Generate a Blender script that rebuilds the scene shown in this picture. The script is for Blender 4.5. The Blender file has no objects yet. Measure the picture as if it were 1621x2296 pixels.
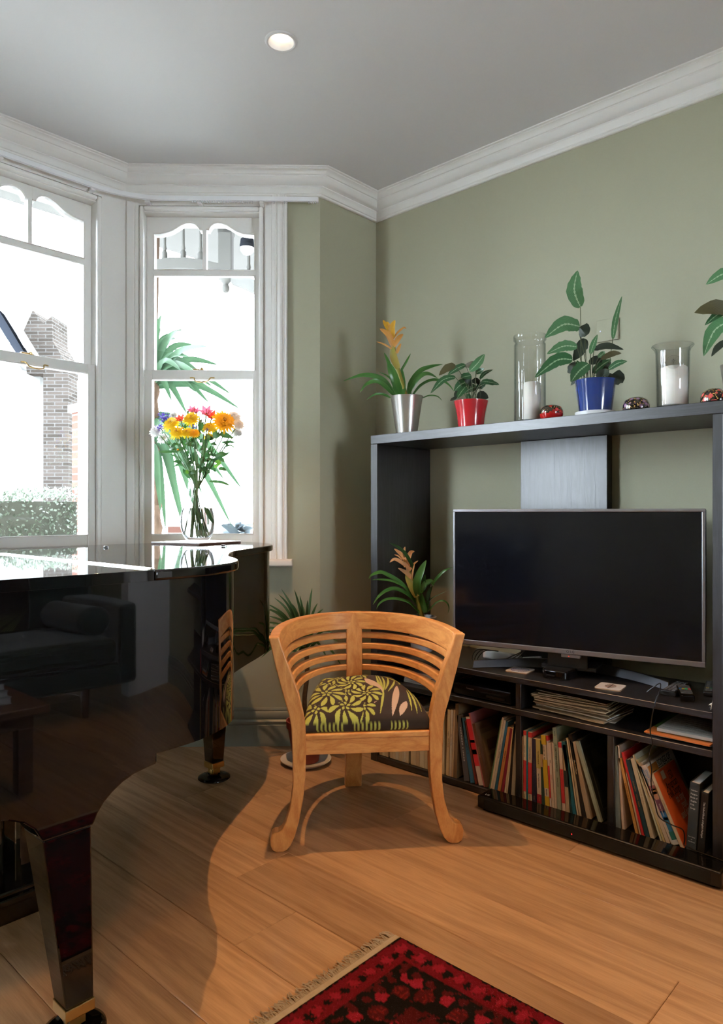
import bpy, bmesh, math, random
from mathutils import Vector, Matrix, noise

SC = bpy.context.scene
COL = SC.collection
R = math.radians

# ---------------------------------------------------------------- camera
F_PX, CX, CY, EYE, YAW = 1580.0, 810.5, 1150.0, 1.18, R(47.2)
SN, CS = math.sin(YAW), math.cos(YAW)
cam_data = bpy.data.cameras.new('camera')
cam_data.sensor_fit = 'HORIZONTAL'
cam_data.sensor_width = 36.0
cam_data.lens = F_PX / 1621.0 * 36.0
cam_data.shift_y = 2.0 / 1621.0
cam_data.clip_start = 0.02
cam_data.clip_end = 200
cam = bpy.data.objects.new('camera', cam_data)
cam.location = (0, 0, EYE)
cam.rotation_euler = (R(90), 0, -YAW)
COL.objects.link(cam)
SC.camera = cam

# ---------------------------------------------------------------- world (bright overcast sky)
world = bpy.data.worlds.new('overcast_sky')
SC.world = world
world.use_nodes = True
bg = world.node_tree.nodes['Background']
bg.inputs[0].default_value = (0.79, 0.905, 1.0, 1)
bg.inputs[1].default_value = 38.0

# ---------------------------------------------------------------- exposure
SC.view_settings.view_transform = 'Standard'
SC.view_settings.look = 'None'
SC.view_settings.gamma = 1.0
SC.view_settings.use_curve_mapping = False
SC.view_settings.exposure = 0.25
SC.cycles.max_bounces = 14
SC.cycles.diffuse_bounces = 9
SC.cycles.adaptive_threshold = 0.04
SC.cycles.use_light_tree = False
LAMP_POWER = 132.0
LAMP_COLOR = (1.0, 0.53, 0.21)

# ---------------------------------------------------------------- geometry helpers
def at_depth(px, py, d):
    u = (px - CX) / F_PX
    return Vector(((CS * u + SN) * d, (-SN * u + CS) * d, EYE + (CY - py) / F_PX * d))

def on_x(px, py, x):
    u = (px - CX) / F_PX
    return at_depth(px, py, x / (CS * u + SN))

class MB:
    """collects shapes that become ONE mesh"""
    def __init__(self):
        self.v, self.f, self.m = [], [], []
        self.mi = 0
    def add(self, vs, fs):
        o = len(self.v)
        self.v.extend([tuple(p) for p in vs])
        self.f.extend([tuple(i + o for i in f) for f in fs])
        self.m.extend([self.mi] * len(fs))
        return self
    def box(self, x0, x1, y0, y1, z0, z1):
        return self.hexa([(x0, y0, z0), (x1, y0, z0), (x1, y1, z0), (x0, y1, z0),
                          (x0, y0, z1), (x1, y0, z1), (x1, y1, z1), (x0, y1, z1)])
    def hexa(self, p):
        return self.add(p, [(3, 2, 1, 0), (4, 5, 6, 7), (0, 1, 5, 4), (1, 2, 6, 5), (2, 3, 7, 6), (3, 0, 4, 7)])
    def fbox(self, fr, s0, s1, n0, n1, z0, z1):
        P = fr.p
        return self.hexa([P(s0, n0, z0), P(s1, n0, z0), P(s1, n1, z0), P(s0, n1, z0),
                          P(s0, n0, z1), P(s1, n0, z1), P(s1, n1, z1), P(s0, n1, z1)])
    def prism(self, poly, fn0, fn1):
        """poly of 2D points; fn0/fn1 map a 2D point to the two end faces"""
        n = len(poly)
        vs = [fn0(*q) for q in poly] + [fn1(*q) for q in poly]
        fs = [tuple(range(n - 1, -1, -1)), tuple(range(n, 2 * n))]
        fs += [(i, (i + 1) % n, n + (i + 1) % n, n + i) for i in range(n)]
        return self.add(vs, fs)
    def lathe(self, prof, c=(0, 0, 0), n=24, close=False, cap=True, sx=1, sy=1):
        o = len(self.v)
        vs, fs = [], []
        for r, z in prof:
            for k in range(n):
                a = 2 * math.pi * k / n
                vs.append((c[0] + sx * r * math.cos(a), c[1] + sy * r * math.sin(a), c[2] + z))
        m = len(prof)
        rng = range(m if close else m - 1)
        for i in rng:
            j = (i + 1) % m
            for k in range(n):
                k2 = (k + 1) % n
                fs.append((i * n + k, i * n + k2, j * n + k2, j * n + k))
        if cap and not close:
            fs.append(tuple(range(n - 1, -1, -1)))
            fs.append(tuple((m - 1) * n + k for k in range(n)))
        return self.add(vs, fs)
    def tube(self, pts, r, n=8, cap=True):
        pts = [Vector(p) for p in pts]
        rs = r if isinstance(r, (list, tuple)) else [r] * len(pts)
        vs, fs = [], []
        prev = None
        for i, p in enumerate(pts):
            t = (pts[min(i + 1, len(pts) - 1)] - pts[max(i - 1, 0)])
            if t.length < 1e-9:
                t = Vector((0, 0, 1))
            t.normalize()
            if prev is None:
                a = Vector((0, 0, 1)) if abs(t.z) < 0.9 else Vector((1, 0, 0))
                u = t.cross(a).normalized()
            else:
                u = (prev - t * prev.dot(t))
                u = u.normalized() if u.length > 1e-6 else t.orthogonal().normalized()
            prev = u
            w = t.cross(u)
            for k in range(n):
                a = 2 * math.pi * k / n
                vs.append(p + (u * math.cos(a) + w * math.sin(a)) * rs[i])
        for i in range(len(pts) - 1):
            for k in range(n):
                k2 = (k + 1) % n
                fs.append((i * n + k, i * n + k2, (i + 1) * n + k2, (i + 1) * n + k))
        if cap:
            fs.append(tuple(range(n - 1, -1, -1)))
            fs.append(tuple((len(pts) - 1) * n + k for k in range(n)))
        return self.add(vs, fs)
    def sweep(self, path, prof, side=1):
        """mitred extrusion of a (distance from wall, z) profile along a plan polyline"""
        path = [Vector(p) for p in path]
        vs, fs = [], []
        m = len(prof)
        for i, p in enumerate(path):
            ns = []
            if i > 0:
                d = (path[i] - path[i - 1]).normalized(); ns.append(Vector((-d.y, d.x)) * side)
            if i < len(path) - 1:
                d = (path[i + 1] - path[i]).normalized(); ns.append(Vector((-d.y, d.x)) * side)
            nn = ns[0] if len(ns) == 1 else (ns[0] + ns[1]) / (1 + ns[0].dot(ns[1]))
            for d_, z in prof:
                q = p + nn * d_
                vs.append((q.x, q.y, z))
        for i in range(len(path) - 1):
            for k in range(m):
                k2 = (k + 1) % m
                fs.append((i * m + k, (i + 1) * m + k, (i + 1) * m + k2, i * m + k2))
        fs.append(tuple(range(m)))
        fs.append(tuple((len(path) - 1) * m + k for k in range(m - 1, -1, -1)))
        return self.add(vs, fs)
    def mesh(self, name, fix=True):
        me = bpy.data.meshes.new(name)
        me.from_pydata(self.v, [], self.f)
        if len(set(self.m)) > 1:
            me.polygons.foreach_set('material_index', self.m)
        if fix:
            bm = bmesh.new(); bm.from_mesh(me)
            bmesh.ops.recalc_face_normals(bm, faces=bm.faces)
            bm.to_mesh(me); bm.free()
        me.update()
        return me
    def build(self, name, mat, parent=None, smooth=False, bevel=0, seg=2, fix=True, sub=0, angle=35):
        return link(name, self.mesh(name, fix), mat, parent, smooth, bevel, seg, sub, angle)

def link(name, me, mat, parent=None, smooth=False, bevel=0, seg=2, sub=0, angle=35):
    o = bpy.data.objects.new(name, me)
    COL.objects.link(o)
    if mat is not None and not me.materials:
        for m in (mat if isinstance(mat, (list, tuple)) else [mat]):
            me.materials.append(m)
    if smooth:
        me.polygons.foreach_set('use_smooth', [True] * len(me.polygons))
        try:
            me.set_sharp_from_angle(angle=R(angle))
        except Exception:
            pass
    if bevel:
        b = o.modifiers.new('bevel', 'BEVEL')
        b.width = bevel; b.segments = seg; b.limit_method = 'ANGLE'; b.angle_limit = R(40)
    if sub:
        s = o.modifiers.new('subdivision', 'SUBSURF'); s.levels = sub; s.render_levels = sub
    if parent is not None:
        adopt(o, parent)
    return o

def world_of(o):
    m = Matrix.LocRotScale(o.location, o.rotation_euler, o.scale)
    return m if o.parent is None else world_of(o.parent) @ o.matrix_parent_inverse @ m

def adopt(o, parent, local=False):
    o.parent = parent
    if not local:
        o.matrix_parent_inverse = world_of(parent).inverted()
    return o

def tag(o, label=None, cat=None, group=None, kind=None):
    if label: o['label'] = label
    if cat: o['category'] = cat
    if group: o['group'] = group
    if kind: o['kind'] = kind
    return o

def thing(name, loc, label, cat, group=None, rotz=0):
    o = bpy.data.objects.new(name, None)
    o.empty_display_size = 0.05
    o.location = loc
    o.rotation_euler = (0, 0, rotz)
    COL.objects.link(o)
    return tag(o, label, cat, group)

def struct(o):
    o['kind'] = 'structure'
    return o

class Frame:
    """wall frame: s along the wall, n away from the room, z up"""
    def __init__(self, o, d, nrm):
        self.o, self.d, self.n = Vector(o), Vector(d), Vector(nrm)
    def p(self, s, n, z):
        q = self.o + self.d * s + self.n * n
        return (q.x, q.y, z)

def catmull(pts, k=6, closed=False):
    pts = [Vector(p) for p in pts]
    out, n = [], len(pts)
    rng = range(n if closed else n - 1)
    for i in rng:
        if closed:
            a, b, c, d = pts[i - 1], pts[i], pts[(i + 1) % n], pts[(i + 2) % n]
        else:
            a, b, c, d = pts[max(i - 1, 0)], pts[i], pts[i + 1], pts[min(i + 2, n - 1)]
        for j in range(k):
            t = j / k
            out.append(0.5 * ((2 * b) + (c - a) * t + (2 * a - 5 * b + 4 * c - d) * t * t + (3 * b - a - 3 * c + d) * t ** 3))
    if not closed:
        out.append(pts[-1])
    return out

# ---------------------------------------------------------------- materials
def new_mat(name):
    m = bpy.data.materials.new(name)
    m.use_nodes = True
    nt = m.node_tree
    return m, nt, nt.nodes['Principled BSDF']

def N(nt, kind, **kw):
    n = nt.nodes.new(kind)
    for k, v in kw.items():
        if k.startswith('i_'):
            n.inputs[k[2:].replace('_', ' ')].default_value = v
        else:
            setattr(n, k, v)
    return n

def mat(name, col, rough=0.5, metal=0.0, spec=0.5, var=0.0, scale=8.0, bump=0.0, bscale=60.0, coat=0.0, emit=None, sss=0.0, trans=0.0, sheen=0.0):
    """plain surface with a faint noise in colour and relief"""
    m, nt, b = new_mat(name)
    c = tuple(col) + (1,)
    b.inputs['Base Color'].default_value = c
    b.inputs['Roughness'].default_value = rough
    b.inputs['Metallic'].default_value = metal
    b.inputs['Specular IOR Level'].default_value = spec
    b.inputs['Coat Weight'].default_value = coat
    b.inputs['Coat Roughness'].default_value = 0.05
    if sheen:
        b.inputs['Sheen Weight'].default_value = sheen
    if sss:
        b.inputs['Subsurface Weight'].default_value = sss
        b.inputs['Subsurface Radius'].default_value = (0.02, 0.012, 0.008)
    if emit:
        b.inputs['Emission Color'].default_value = tuple(emit[0]) + (1,)
        b.inputs['Emission Strength'].default_value = emit[1]
    tc = N(nt, 'ShaderNodeTexCoord')
    if var:
        no = N(nt, 'ShaderNodeTexNoise', i_Scale=scale, i_Detail=4.0)
        nt.links.new(tc.outputs['Object'], no.inputs['Vector'])
        mx = N(nt, 'ShaderNodeMix', data_type='RGBA')
        mx.inputs[6].default_value = tuple(x * (1 - var) for x in col) + (1,)
        mx.inputs[7].default_value = tuple(min(1, x * (1 + var)) for x in col) + (1,)
        nt.links.new(no.outputs['Fac'], mx.inputs[0])
        nt.links.new(mx.outputs[2], b.inputs['Base Color'])
    if bump:
        nb = N(nt, 'ShaderNodeTexNoise', i_Scale=bscale, i_Detail=3.0)
        nt.links.new(tc.outputs['Object'], nb.inputs['Vector'])
        bp = N(nt, 'ShaderNodeBump', i_Strength=bump, i_Distance=0.002)
        nt.links.new(nb.outputs['Fac'], bp.inputs['Height'])
        nt.links.new(bp.outputs['Normal'], b.inputs['Normal'])
    return m

def wood(name, c_dark, c_light, scale=(1, 1, 1), rough=0.4, rings=9.0, rnd=0.0, coat=0.0, bump=0.08, fine=160.0, spec=0.5):
    """stretched grain; scale is per object axis (small along the grain)"""
    m, nt, b = new_mat(name)
    tc = N(nt, 'ShaderNodeTexCoord')
    mp = N(nt, 'ShaderNodeMapping')
    mp.inputs['Scale'].default_value = scale
    nt.links.new(tc.outputs['Object'], mp.inputs['Vector'])
    vec = mp.outputs['Vector']
    oi = N(nt, 'ShaderNodeObjectInfo')
    if rnd:
        mu = N(nt, 'ShaderNodeMath', operation='MULTIPLY'); mu.inputs[1].default_value = 37.0
        nt.links.new(oi.outputs['Random'], mu.inputs[0])
        ad = N(nt, 'ShaderNodeVectorMath', operation='ADD')
        nt.links.new(vec, ad.inputs[0]); nt.links.new(mu.outputs[0], ad.inputs[1])
        vec = ad.outputs[0]
    n1 = N(nt, 'ShaderNodeTexNoise', i_Scale=rings * 0.35, i_Detail=2.0, i_Distortion=0.6)
    nt.links.new(vec, n1.inputs['Vector'])
    m1 = N(nt, 'ShaderNodeMath', operation='MULTIPLY'); m1.inputs[1].default_value = rings
    nt.links.new(n1.outputs['Fac'], m1.inputs[0])
    fr = N(nt, 'ShaderNodeMath', operation='PINGPONG'); fr.inputs[1].default_value = 1.0
    nt.links.new(m1.outputs[0], fr.inputs[0])
    n2 = N(nt, 'ShaderNodeTexNoise', i_Scale=fine, i_Detail=3.0)
    nt.links.new(vec, n2.inputs['Vector'])
    mxf = N(nt, 'ShaderNodeMix'); mxf.inputs[0].default_value = 0.55
    nt.links.new(fr.outputs[0], mxf.inputs[2]); nt.links.new(n2.outputs['Fac'], mxf.inputs[3])
    cr = N(nt, 'ShaderNodeValToRGB')
    cr.color_ramp.elements[0].position = 0.2; cr.color_ramp.elements[0].color = tuple(c_dark) + (1,)
    cr.color_ramp.elements[1].position = 0.75; cr.color_ramp.elements[1].color = tuple(c_light) + (1,)
    nt.links.new(mxf.outputs[0], cr.inputs[0])
    out = cr.outputs[0]
    if rnd:
        hs = N(nt, 'ShaderNodeHueSaturation')
        mr = N(nt, 'ShaderNodeMapRange')
        mr.inputs['To Min'].default_value = 1 - rnd; mr.inputs['To Max'].default_value = 1 + rnd
        nt.links.new(oi.outputs['Random'], mr.inputs['Value'])
        nt.links.new(mr.outputs[0], hs.inputs['Value'])
        nt.links.new(out, hs.inputs['Color'])
        out = hs.outputs[0]
    nt.links.new(out, b.inputs['Base Color'])
    b.inputs['Roughness'].default_value = rough
    b.inputs['Specular IOR Level'].default_value = spec
    b.inputs['Coat Weight'].default_value = coat
    bp = N(nt, 'ShaderNodeBump', i_Strength=bump, i_Distance=0.001)
    nt.links.new(mxf.outputs[0], bp.inputs['Height'])
    nt.links.new(bp.outputs['Normal'], b.inputs['Normal'])
    return m

def attr_mat(name, rough=0.8, bump=0.0, bscale=400.0, spec=0.3, sheen=0.0, coat=0.0):
    m, nt, b = new_mat(name)
    a = N(nt, 'ShaderNodeAttribute', attribute_name='print')
    nt.links.new(a.outputs['Color'], b.inputs['Base Color'])
    b.inputs['Roughness'].default_value = rough
    b.inputs['Specular IOR Level'].default_value = spec
    b.inputs['Sheen Weight'].default_value = sheen
    b.inputs['Coat Weight'].default_value = coat
    if bump:
        tc = N(nt, 'ShaderNodeTexCoord')
        nb = N(nt, 'ShaderNodeTexNoise', i_Scale=bscale, i_Detail=2.0)
        nt.links.new(tc.outputs['Object'], nb.inputs['Vector'])
        bp = N(nt, 'ShaderNodeBump', i_Strength=bump, i_Distance=0.003)
        nt.links.new(nb.outputs['Fac'], bp.inputs['Height'])
        nt.links.new(bp.outputs['Normal'], b.inputs['Normal'])
    return m

def pane_mat(name, tint=(1, 1, 1), refl=1.0):
    """thin window glass: lets light straight through, reflects by Fresnel"""
    m = bpy.data.materials.new(name); m.use_nodes = True
    nt = m.node_tree; nt.nodes.clear()
    o = N(nt, 'ShaderNodeOutputMaterial'); mx = N(nt, 'ShaderNodeMixShader')
    t = N(nt, 'ShaderNodeBsdfTransparent'); t.inputs[0].default_value = tuple(tint) + (1,)
    g = N(nt, 'ShaderNodeBsdfGlossy'); g.inputs['Roughness'].default_value = 0.0
    fr = N(nt, 'ShaderNodeFresnel', i_IOR=1.45)
    mu = N(nt, 'ShaderNodeMath', operation='MULTIPLY'); mu.inputs[1].default_value = refl
    nt.links.new(fr.outputs[0], mu.inputs[0]); nt.links.new(mu.outputs[0], mx.inputs[0])
    nt.links.new(t.outputs[0], mx.inputs[1]); nt.links.new(g.outputs[0], mx.inputs[2])
    nt.links.new(mx.outputs[0], o.inputs[0])
    return m

def thin_glass(name, tint=(.99, .99, .99), edge=0.75):
    """blown glass vessel walls: clear face on, mirror-like towards the silhouette"""
    m = bpy.data.materials.new(name); m.use_nodes = True
    nt = m.node_tree; nt.nodes.clear()
    o = N(nt, 'ShaderNodeOutputMaterial'); mx = N(nt, 'ShaderNodeMixShader')
    t = N(nt, 'ShaderNodeBsdfTransparent'); t.inputs[0].default_value = tuple(tint) + (1,)
    g = N(nt, 'ShaderNodeBsdfGlossy'); g.inputs['Roughness'].default_value = 0.0
    lw = N(nt, 'ShaderNodeLayerWeight'); lw.inputs['Blend'].default_value = 0.5
    pw = N(nt, 'ShaderNodeMath', operation='POWER'); pw.inputs[1].default_value = 5.0
    ma = N(nt, 'ShaderNodeMath', operation='MULTIPLY_ADD'); ma.inputs[1].default_value = edge; ma.inputs[2].default_value = 0.035
    nt.links.new(lw.outputs['Facing'], pw.inputs[0]); nt.links.new(pw.outputs[0], ma.inputs[0]); nt.links.new(ma.outputs[0], mx.inputs[0])
    p3 = N(nt, 'ShaderNodeMath', operation='POWER'); p3.inputs[1].default_value = 3.0
    cm = N(nt, 'ShaderNodeMix', data_type='RGBA'); cm.inputs[6].default_value = tuple(tint) + (1,); cm.inputs[7].default_value = (.50, .58, .62, 1)
    nt.links.new(lw.outputs['Facing'], p3.inputs[0]); nt.links.new(p3.outputs[0], cm.inputs[0]); nt.links.new(cm.outputs[2], t.inputs[0])
    nt.links.new(t.outputs[0], mx.inputs[1]); nt.links.new(g.outputs[0], mx.inputs[2])
    nt.links.new(mx.outputs[0], o.inputs[0])
    return m

def petal_mat(name, col):
    m, nt, b = new_mat(name)
    tc = N(nt, 'ShaderNodeTexCoord'); no = N(nt, 'ShaderNodeTexNoise', i_Scale=90.0); nt.links.new(tc.outputs['Object'], no.inputs['Vector'])
    mx = N(nt, 'ShaderNodeMix', data_type='RGBA'); nt.links.new(no.outputs['Fac'], mx.inputs[0])
    mx.inputs[6].default_value = tuple(c * .8 for c in col) + (1,); mx.inputs[7].default_value = tuple(min(1, c * 1.15) for c in col) + (1,)
    nt.links.new(mx.outputs[2], b.inputs['Base Color']); b.inputs['Roughness'].default_value = .5
    tl = N(nt, 'ShaderNodeBsdfTranslucent'); nt.links.new(mx.outputs[2], tl.inputs[0])
    ms = N(nt, 'ShaderNodeMixShader'); ms.inputs[0].default_value = .4
    o = [n for n in nt.nodes if n.type == 'OUTPUT_MATERIAL'][0]
    nt.links.new(b.outputs[0], ms.inputs[1]); nt.links.new(tl.outputs[0], ms.inputs[2]); nt.links.new(ms.outputs[0], o.inputs[0])
    return m

def glass_mat(name, ior=1.45, col=(1, 1, 1)):
    m, nt, b = new_mat(name)
    b.inputs['Base Color'].default_value = tuple(col) + (1,)
    b.inputs['Roughness'].default_value = 0.0
    b.inputs['IOR'].default_value = ior
    b.inputs['Transmission Weight'].default_value = 1.0
    return m

def leaf_mat(name, c1, c2, rough=0.35, stripe=None, back=None, trans=0.25, vein=22.0, spec=0.5):
    """leaf with uv-driven veins: u runs across (0..1), v from base to tip"""
    m, nt, b = new_mat(name)
    uv = N(nt, 'ShaderNodeUVMap', uv_map='leaf')
    sp = N(nt, 'ShaderNodeSeparateXYZ'); nt.links.new(uv.outputs[0], sp.inputs[0])
    ab = N(nt, 'ShaderNodeMath', operation='SUBTRACT'); ab.inputs[1].default_value = 0.5
    nt.links.new(sp.outputs[0], ab.inputs[0])
    a2 = N(nt, 'ShaderNodeMath', operation='ABSOLUTE'); nt.links.new(ab.outputs[0], a2.inputs[0])
    # slanting side veins
    k = N(nt, 'ShaderNodeMath', operation='MULTIPLY_ADD'); k.inputs[1].default_value = -0.9
    nt.links.new(a2.outputs[0], k.inputs[0]); nt.links.new(sp.outputs[1], k.inputs[2])
    k2 = N(nt, 'ShaderNodeMath', operation='MULTIPLY'); k2.inputs[1].default_value = vein
    nt.links.new(k.outputs[0], k2.inputs[0])
    s = N(nt, 'ShaderNodeMath', operation='PINGPONG'); s.inputs[1].default_value = 1.0
    nt.links.new(k2.outputs[0], s.inputs[0])
    tc = N(nt, 'ShaderNodeTexCoord')
    no = N(nt, 'ShaderNodeTexNoise', i_Scale=18.0, i_Detail=2.0); nt.links.new(tc.outputs['Object'], no.inputs['Vector'])
    mf = N(nt, 'ShaderNodeMix'); mf.inputs[0].default_value = 0.6
    nt.links.new(s.outputs[0], mf.inputs[2]); nt.links.new(no.outputs['Fac'], mf.inputs[3])
    mx = N(nt, 'ShaderNodeMix', data_type='RGBA')
    mx.inputs[6].default_value = tuple(c1) + (1,); mx.inputs[7].default_value = tuple(c2) + (1,)
    nt.links.new(mf.outputs[0], mx.inputs[0])
    out = mx.outputs[2]
    if stripe:
        lt = N(nt, 'ShaderNodeMath', operation='MULTIPLY_ADD'); lt.inputs[1].default_value = 0.055; lt.inputs[2].default_value = 0.018
        nt.links.new(s.outputs[0], lt.inputs[0])
        cm = N(nt, 'ShaderNodeMath', operation='LESS_THAN'); nt.links.new(a2.outputs[0], cm.inputs[0]); nt.links.new(lt.outputs[0], cm.inputs[1])
        m2 = N(nt, 'ShaderNodeMix', data_type='RGBA'); m2.inputs[7].default_value = tuple(stripe) + (1,)
        nt.links.new(cm.outputs[0], m2.inputs[0]); nt.links.new(out, m2.inputs[6]); out = m2.outputs[2]
    if back:
        ge = N(nt, 'ShaderNodeNewGeometry')
        m3 = N(nt, 'ShaderNodeMix', data_type='RGBA'); m3.inputs[7].default_value = tuple(back) + (1,)
        nt.links.new(ge.outputs['Backfacing'], m3.inputs[0]); nt.links.new(out, m3.inputs[6]); out = m3.outputs[2]
    nt.links.new(out, b.inputs['Base Color'])
    b.inputs['Roughness'].default_value = rough
    b.inputs['Specular IOR Level'].default_value = spec
    if trans:
        tl = N(nt, 'ShaderNodeBsdfTranslucent'); nt.links.new(out, tl.inputs[0])
        ms = N(nt, 'ShaderNodeMixShader'); ms.inputs[0].default_value = trans
        o = [n for n in nt.nodes if n.type == 'OUTPUT_MATERIAL'][0]
        nt.links.new(b.outputs[0], ms.inputs[1]); nt.links.new(tl.outputs[0], ms.inputs[2])
        nt.links.new(ms.outputs[0], o.inputs[0])
    return m

# ---------------------------------------------------------------- lettering (converted to meshes at the end, all at once)
TEXTS = []
def letter(body, size, mtx, parent, m, name='lettering', squeeze=1.0, local=True, thick=0.00015):
    TEXTS.append((body, size, mtx, parent, m, name, squeeze, local, thick))

def flush_letters():
    obs = []
    for t in TEXTS:
        c = bpy.data.curves.new('lettering', 'FONT')
        c.body = t[0]; c.size = t[1]; c.align_x = 'CENTER'; c.align_y = 'CENTER'
        c.extrude = t[8]; c.resolution_u = 2
        o = bpy.data.objects.new('lettering_source', c)
        COL.objects.link(o); obs.append(o)
    bpy.context.view_layer.update()
    dg = bpy.context.evaluated_depsgraph_get()
    for o, t in zip(obs, TEXTS):
        me = bpy.data.meshes.new_from_object(o.evaluated_get(dg))
        me.transform(Matrix.Diagonal((t[6], 1, 1, 1)))
        me.transform(t[2])
        me.materials.clear()
        q = link(t[5], me, t[4])
        adopt(q, t[3], local=t[7])
    for o in obs:
        c = o.data
        bpy.data.objects.remove(o); bpy.data.curves.remove(c)

def basis(origin, right, up):
    r = Vector(right).normalized(); u = Vector(up); u = (u - r * u.dot(r)).normalized(); n = r.cross(u)
    m = Matrix((r, u, n)).transposed().to_4x4()
    m.translation = Vector(origin)
    return m

random.seed(7)
M = {}
M['wall'] = mat('sage_wall_paint', (0.355, 0.345, 0.245), 0.75, var=0.03, scale=3, bump=0.05, bscale=250)
M['skirting'] = mat('sage_gloss_paint', (0.235, 0.25, 0.205), 0.35, var=0.03, scale=6, bump=0.03)
M['white'] = mat('white_trim_paint', (0.83, 0.815, 0.78), 0.35, var=0.03, scale=5, bump=0.05, bscale=90)
M['ceiling'] = mat('ceiling_paint', (0.72, 0.72, 0.715), 0.85, var=0.015, scale=2, bump=0.04, bscale=200)
M['backwall'] = mat('off_white_wall_paint', (0.82, 0.81, 0.79), 0.8, var=0.02, scale=3, bump=0.05)
M['plastic_white'] = mat('white_plastic', (0.88, 0.88, 0.89), 0.3)
M['plastic_clear'] = mat('milky_plastic', (0.75, 0.76, 0.78), 0.25)
M['brass'] = mat('brass', (0.62, 0.42, 0.16), 0.28, 1.0, var=0.1)
M['pane'] = pane_mat('window_glass')
M['plank'] = wood('oak_boards', (0.325, 0.19, 0.10), (0.48, 0.295, 0.16), (7.5, 0.42, 7.5), 0.24, rings=6.0, rnd=0.17, bump=0.04, fine=38.0)
M['piano'] = mat('black_polyester_lacquer', (0.004, 0.004, 0.005), 0.02, spec=0.5, coat=0.2)
M['piano_satin'] = mat('black_satin_lacquer', (0.006, 0.006, 0.007), 0.3)
M['black_ash'] = wood('black_brown_ash_veneer', (0.006, 0.006, 0.008), (0.020, 0.021, 0.027), (14, 1.2, 14), 0.36, rings=8, bump=0.25, fine=40, spec=0.9)
M['black_ash_v'] = wood('black_brown_ash_veneer_upright', (0.006, 0.006, 0.008), (0.020, 0.021, 0.027), (14, 14, 1.0), 0.36, rings=8, bump=0.25, fine=40, spec=0.9)
M['chair'] = wood('cherry_wood', (0.60, 0.235, 0.06), (0.78, 0.39, 0.13), (7, 7, 2.2), 0.36, rings=7, bump=0.04, fine=40)
M['chair_h'] = wood('cherry_wood_rails', (0.60, 0.235, 0.06), (0.78, 0.39, 0.13), (2.5, 2.5, 12), 0.36, rings=7, bump=0.04, fine=40)
M['black_plastic'] = mat('black_plastic', (0.008, 0.008, 0.009), 0.3, var=0.1)
M['black_gloss'] = mat('black_gloss_plastic', (0.004, 0.004, 0.005), 0.06)
M['silver'] = mat('silver_plastic', (0.34, 0.34, 0.37), 0.32, 0.85, var=0.03)
M['screen'] = mat('dark_screen', (0.004, 0.005, 0.008), 0.13, spec=0.35)
M['paper'] = mat('aged_paper', (0.58, 0.48, 0.34), 0.8, var=0.12, scale=40)
M['paper_white'] = mat('white_paper', (0.72, 0.72, 0.70), 0.8, var=0.04, scale=30)
M['ink'] = mat('black_ink', (0.01, 0.01, 0.012), 0.6)
M['ink_white'] = mat('white_ink', (0.72, 0.72, 0.72), 0.6)
M['ink_gold'] = mat('gold_ink', (0.35, 0.2, 0.06), 0.5)
# ================================================================ THE ROOM
XW, YR, ZC = 2.921, 2.595, 2.90            # right wall, bay return, ceiling
E_ = (2.49, YR); K_ = (1.807, 3.302); K2_ = (0.05, 3.302); E2_ = (-0.633, YR)
XL, YB, YN = -1.06, -4.6, -1.12            # left wall, back wall, nib between the two rooms
ca, sa = 0.6947, 0.7193
FR_R = Frame(E_, (-ca, sa), (sa, ca))      # right angled side of the bay
FR_F = Frame(K_, (-1, 0), (0, 1))          # bay front
FR_L = Frame(K2_, (-ca, -sa), (-sa, ca))   # left angled side
LEN_A = 0.983; LEN_F = K_[0] - K2_[0]
WIN = [(FR_R, 0.597), (FR_F, 0.449), (FR_F, 1.308), (FR_L, 0.386)]
Z0, Z1 = 0.945, 2.735                      # window opening

def holed_wall(fr, s0, s1, holes, n1=0.24):
    mb = MB(); s = s0
    for c in holes:
        a, b = c - 0.316, c + 0.316
        mb.fbox(fr, s, a, 0, n1, -0.08, 3.1)
        mb.fbox(fr, a, b, 0, n1, -0.08, Z0)
        mb.fbox(fr, a, b, 0, n1, Z1, 3.1)
        s = b
    mb.fbox(fr, s, s1, 0, n1, -0.08, 3.1)
    return mb

struct(MB().box(XW, XW + 0.12, YB - 0.1, YR + 0.1, -0.08, 3.1).build('wall_right', M['wall']))
struct(MB().box(E_[0] + 0.001, XW, YR, YR + 0.25, -0.08, 3.1).build('wall_return_right', M['wall']))
struct(holed_wall(FR_R, 0, LEN_A + 0.09, [0.597]).build('wall_bay_right', M['wall']))
struct(holed_wall(FR_F, -0.10, LEN_F + 0.1, [0.449, 1.308]).build('wall_bay_front', M['wall']))
struct(holed_wall(FR_L, -0.09, LEN_A, [0.386]).build('wall_bay_left', M['wall']))
struct(MB().box(XL, E2_[0], YR, YR + 0.25, -0.08, 3.1).build('wall_return_left', M['wall']))
struct(MB().box(XL - 0.12, XL, YB - 0.1, YR + 0.1, -0.08, 3.1).build('wall_left', M['wall']))
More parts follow.
